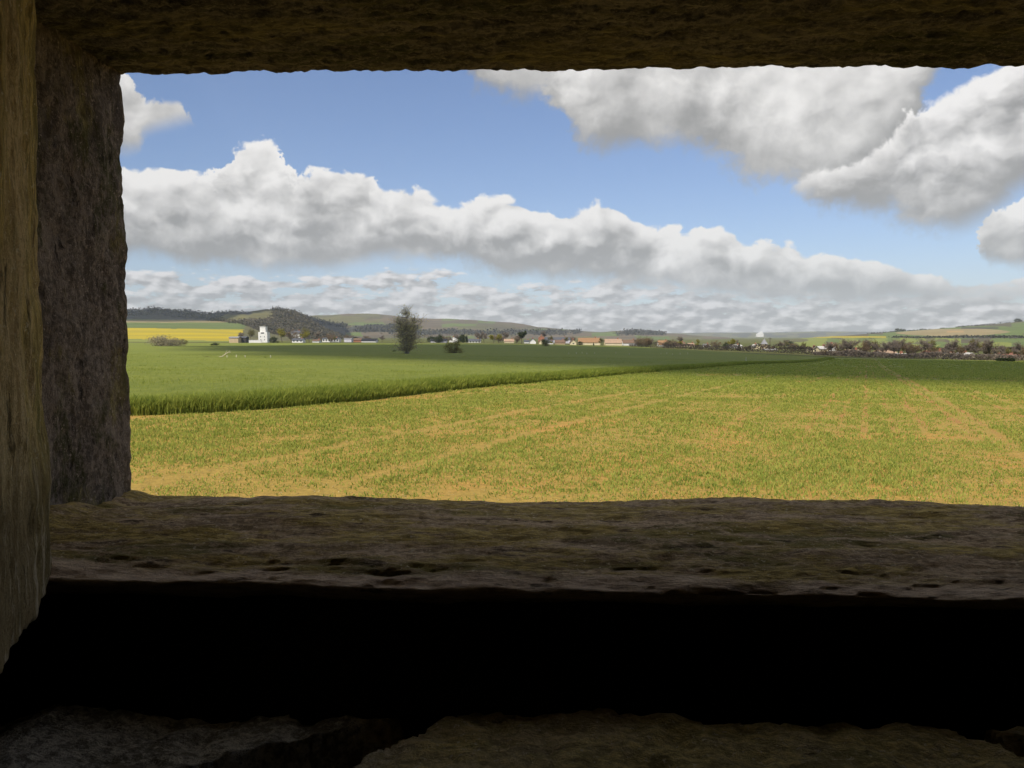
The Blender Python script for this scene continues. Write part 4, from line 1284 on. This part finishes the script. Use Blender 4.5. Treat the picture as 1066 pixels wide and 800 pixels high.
def rough_block(name, x0, x1, y0, y1, z0, z1, mtl, res=.006, rad=.012, amp=.006, sc=22.0, seed=0, squash=(1, 1, 1), resz=None, extra=None, big=1.6):
    lo, hi = np.array([x0, y0, z0]), np.array([x1, y1, z1])
    def ax(a, b, r): return np.linspace(a, b, max(2, int(round((b - a) / r)) + 1))
    xs, ys_, zs = ax(x0, x1, res), ax(y0, y1, res), ax(z0, z1, resz or res)
    V, Q = [], []; off = 0
    for axis in range(3):
        for side in (0, 1):
            A, B = [(ys_, zs), (xs, zs), (xs, ys_)][axis]
            a, b = np.meshgrid(A, B, indexing='ij')
            k = np.full_like(a, (lo, hi)[side][axis])
            P = [np.stack([k, a, b], -1), np.stack([a, k, b], -1), np.stack([a, b, k], -1)][axis]
            f = grid_faces(len(A), len(B))
            if (side == 1) == (axis == 1): f = f[:, ::-1]
            V.append(P.reshape(-1, 3)); Q.append(f + off); off += P.shape[0] * P.shape[1]
    V = np.concatenate(V); Q = np.concatenate(Q)
    # weld
    key = np.round(V * 1e5).astype(np.int64)
    _, first, inv = np.unique(key, axis=0, return_index=True, return_inverse=True)
    V = V[first]; Q = inv.ravel()[Q]
    q = np.clip(V, lo + rad, hi - rad); d = V - q
    L = np.linalg.norm(d, axis=1)[:, None]; dn = d / np.maximum(L, 1e-9)
    V = q + dn * rad
    p = V * sc * np.array(squash)
    h = fbm(p, 4, seed) * amp + fbm(p * 3.1, 3, seed + 9) * amp * .45 + fbm(p * .22, 2, seed + 17) * amp * big - np.clip(fbm(p * 1.7, 3, seed + 23) - .12, 0, 1) * amp * 1.3
    V = V + dn * h[:, None]
    if extra is not None: V = extra(V)
    return link(name, make_mesh(name, V, Q, [mtl], None, True), PB)


ZS, ZL = -.2007, .3255
# sill: slightly sagging top, chipped lip towards us
def sill_shape(V):
    x, y, z = V.T
    t = np.clip((z + .232) / .03, 0, 1)
    lip = np.clip((.68 - y) / .05, 0, 1)
    dz = -.004 * lip ** 2 * t + n2(x, y * 0, 3.0, 3, 2) * .004 * t
    y = y + (1 - t) * .05 * np.clip((.75 - y) / .1, 0, 1)
    far = np.clip((y - .9) / .1, 0, 1)
    dz = dz + far * t * (n2(x, x * 0, 5, 2, 31) * .003 - .004 * far ** 3)
    cor = np.exp(-((x + .535) / .02) ** 2) * .008 * t - .006 * np.clip((-.1 - x) / .4, 0, 1) * t * far
    return np.stack([x, y + n2(x, z * 4, 9.0, 3, 4) * .006 * np.clip((.66 - y) / .03, 0, 1), z + dz + cor], 1)


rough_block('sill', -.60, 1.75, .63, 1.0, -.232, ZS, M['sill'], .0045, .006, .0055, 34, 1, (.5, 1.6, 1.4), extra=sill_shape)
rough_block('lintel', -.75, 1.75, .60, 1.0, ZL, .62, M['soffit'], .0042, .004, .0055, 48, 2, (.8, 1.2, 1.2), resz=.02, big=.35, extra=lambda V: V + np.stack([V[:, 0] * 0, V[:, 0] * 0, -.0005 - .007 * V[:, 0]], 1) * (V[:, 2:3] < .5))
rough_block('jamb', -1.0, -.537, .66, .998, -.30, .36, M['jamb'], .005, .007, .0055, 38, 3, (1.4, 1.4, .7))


def corner(V):
    x, y, z = V.T
    low = np.clip((-.15 - z) / .12, 0, 1)
    wig = n2(z, z * 0, 9.0, 3, 8) * .007 * np.clip((y - .55) / .07, 0, 1)
    lift = np.clip((y - .545) / .075, 0, 1) * .022 * np.clip((-.12 - z) / .13, 0, 1)
    wig = wig + np.clip(.622 - y, 0, .4) * .35 * np.clip((x + .6) / .19, 0, 1)
    return np.stack([x + wig - low * .004 * n2(z, y, 40, 2, 3), y + wig * .4, z + lift], 1)


rough_block('inner_jamb', -1.0, -.402, .25, .622, -.212, .60, M['ochre'], .005, .006, .0045, 34, 4, (1.6, 1.6, .5), extra=corner, big=1.0)
rough_block('outer_jamb', 1.62, 2.2, .62, .999, -.3, .37, M['jamb'], .02, .008, .005, 26, 5)

# ledge below the sill, broken by a slanting crack
xs = np.linspace(-.75, .95, 420); ysl = np.linspace(.22, .715, 160)
YY, XX = np.meshgrid(ysl, xs, indexing='ij')
top = -.285 + n2(XX, YY, 14, 4, 41) * .006 + n2(XX, YY, 55, 4, 42) * .006
cr_c = np.interp(YY, [.44, .515, .575, .62], [-.27, -.185, -.10, -.05]) + n2(YY, XX * .3, 30, 3, 44) * .012      # crack centre line in plan
wd = np.interp(YY, [.44, .515, .575, .62], [.10, .055, .028, .018]) + n2(YY, XX * .2, 25, 3, 43) * .012
back = np.clip((YY - .585 - n2(XX, YY * .2, 12, 4, 45) * .012) / .012, 0, 1)
inside = np.clip(1 - np.abs(XX - cr_c) / wd, 0, 1)
top = top - np.clip(inside * 3, 0, 1) * .10
left = XX < cr_c
top = np.where(left, top - .006 - .02 * np.clip((-.38 - XX) / .08, 0, 1), top)
cr2 = np.interp(YY, [.44, .50, .56, .62], [.40, .36, .33, .27])
top = top - back * .14
in2 = np.clip(1 - np.abs(XX - cr2) / (.012 + n2(XX, YY, 10, 2, 47) * .006), 0, 1)
top = top - np.clip(in2 * 3, 0, 1) * .05
V = np.stack([XX.ravel(), YY.ravel(), top.ravel()], 1)
Fq = grid_faces(len(ysl), len(xs))
n0 = len(V); nc = len(xs); nr = len(ysl)
ring = np.concatenate([np.arange(nc), np.arange(1, nr) * nc + nc - 1, (nr - 1) * nc + np.arange(nc - 2, -1, -1), np.arange(nr - 2, 0, -1) * nc])
Vb = V[ring].copy(); Vb[:, 2] = -.55
m = len(ring); r2 = np.roll(np.arange(m), -1)
Fs = np.stack([ring, n0 + np.arange(m), n0 + r2, ring[r2]], 1)
link('ledge', make_mesh('ledge', np.concatenate([V, Vb]), [Fq, Fs], [M['ledge']], None, True), PB)


def slab(name, *b):
    v, q = boxes([b]); return link(name, make_mesh(name, v, q, [M['inner']]), PB)


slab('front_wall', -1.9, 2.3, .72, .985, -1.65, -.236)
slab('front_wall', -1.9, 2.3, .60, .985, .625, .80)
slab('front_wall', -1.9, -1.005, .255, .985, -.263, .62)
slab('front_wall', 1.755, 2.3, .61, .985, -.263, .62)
slab('side_wall', -2.1, -1.905, -2.2, .985, -1.65, .80)
slab('side_wall', 2.305, 2.5, -2.2, .985, -1.65, .80)
slab('back_wall', -1.9, 2.3, -2.2, -2.0, -1.65, .80)
slab('roof', -2.2, 2.6, -2.3, 1.05, .803, 1.05)
slab('floor_slab', -1.9, 2.3, -1.99, .66, -1.75, -1.55)
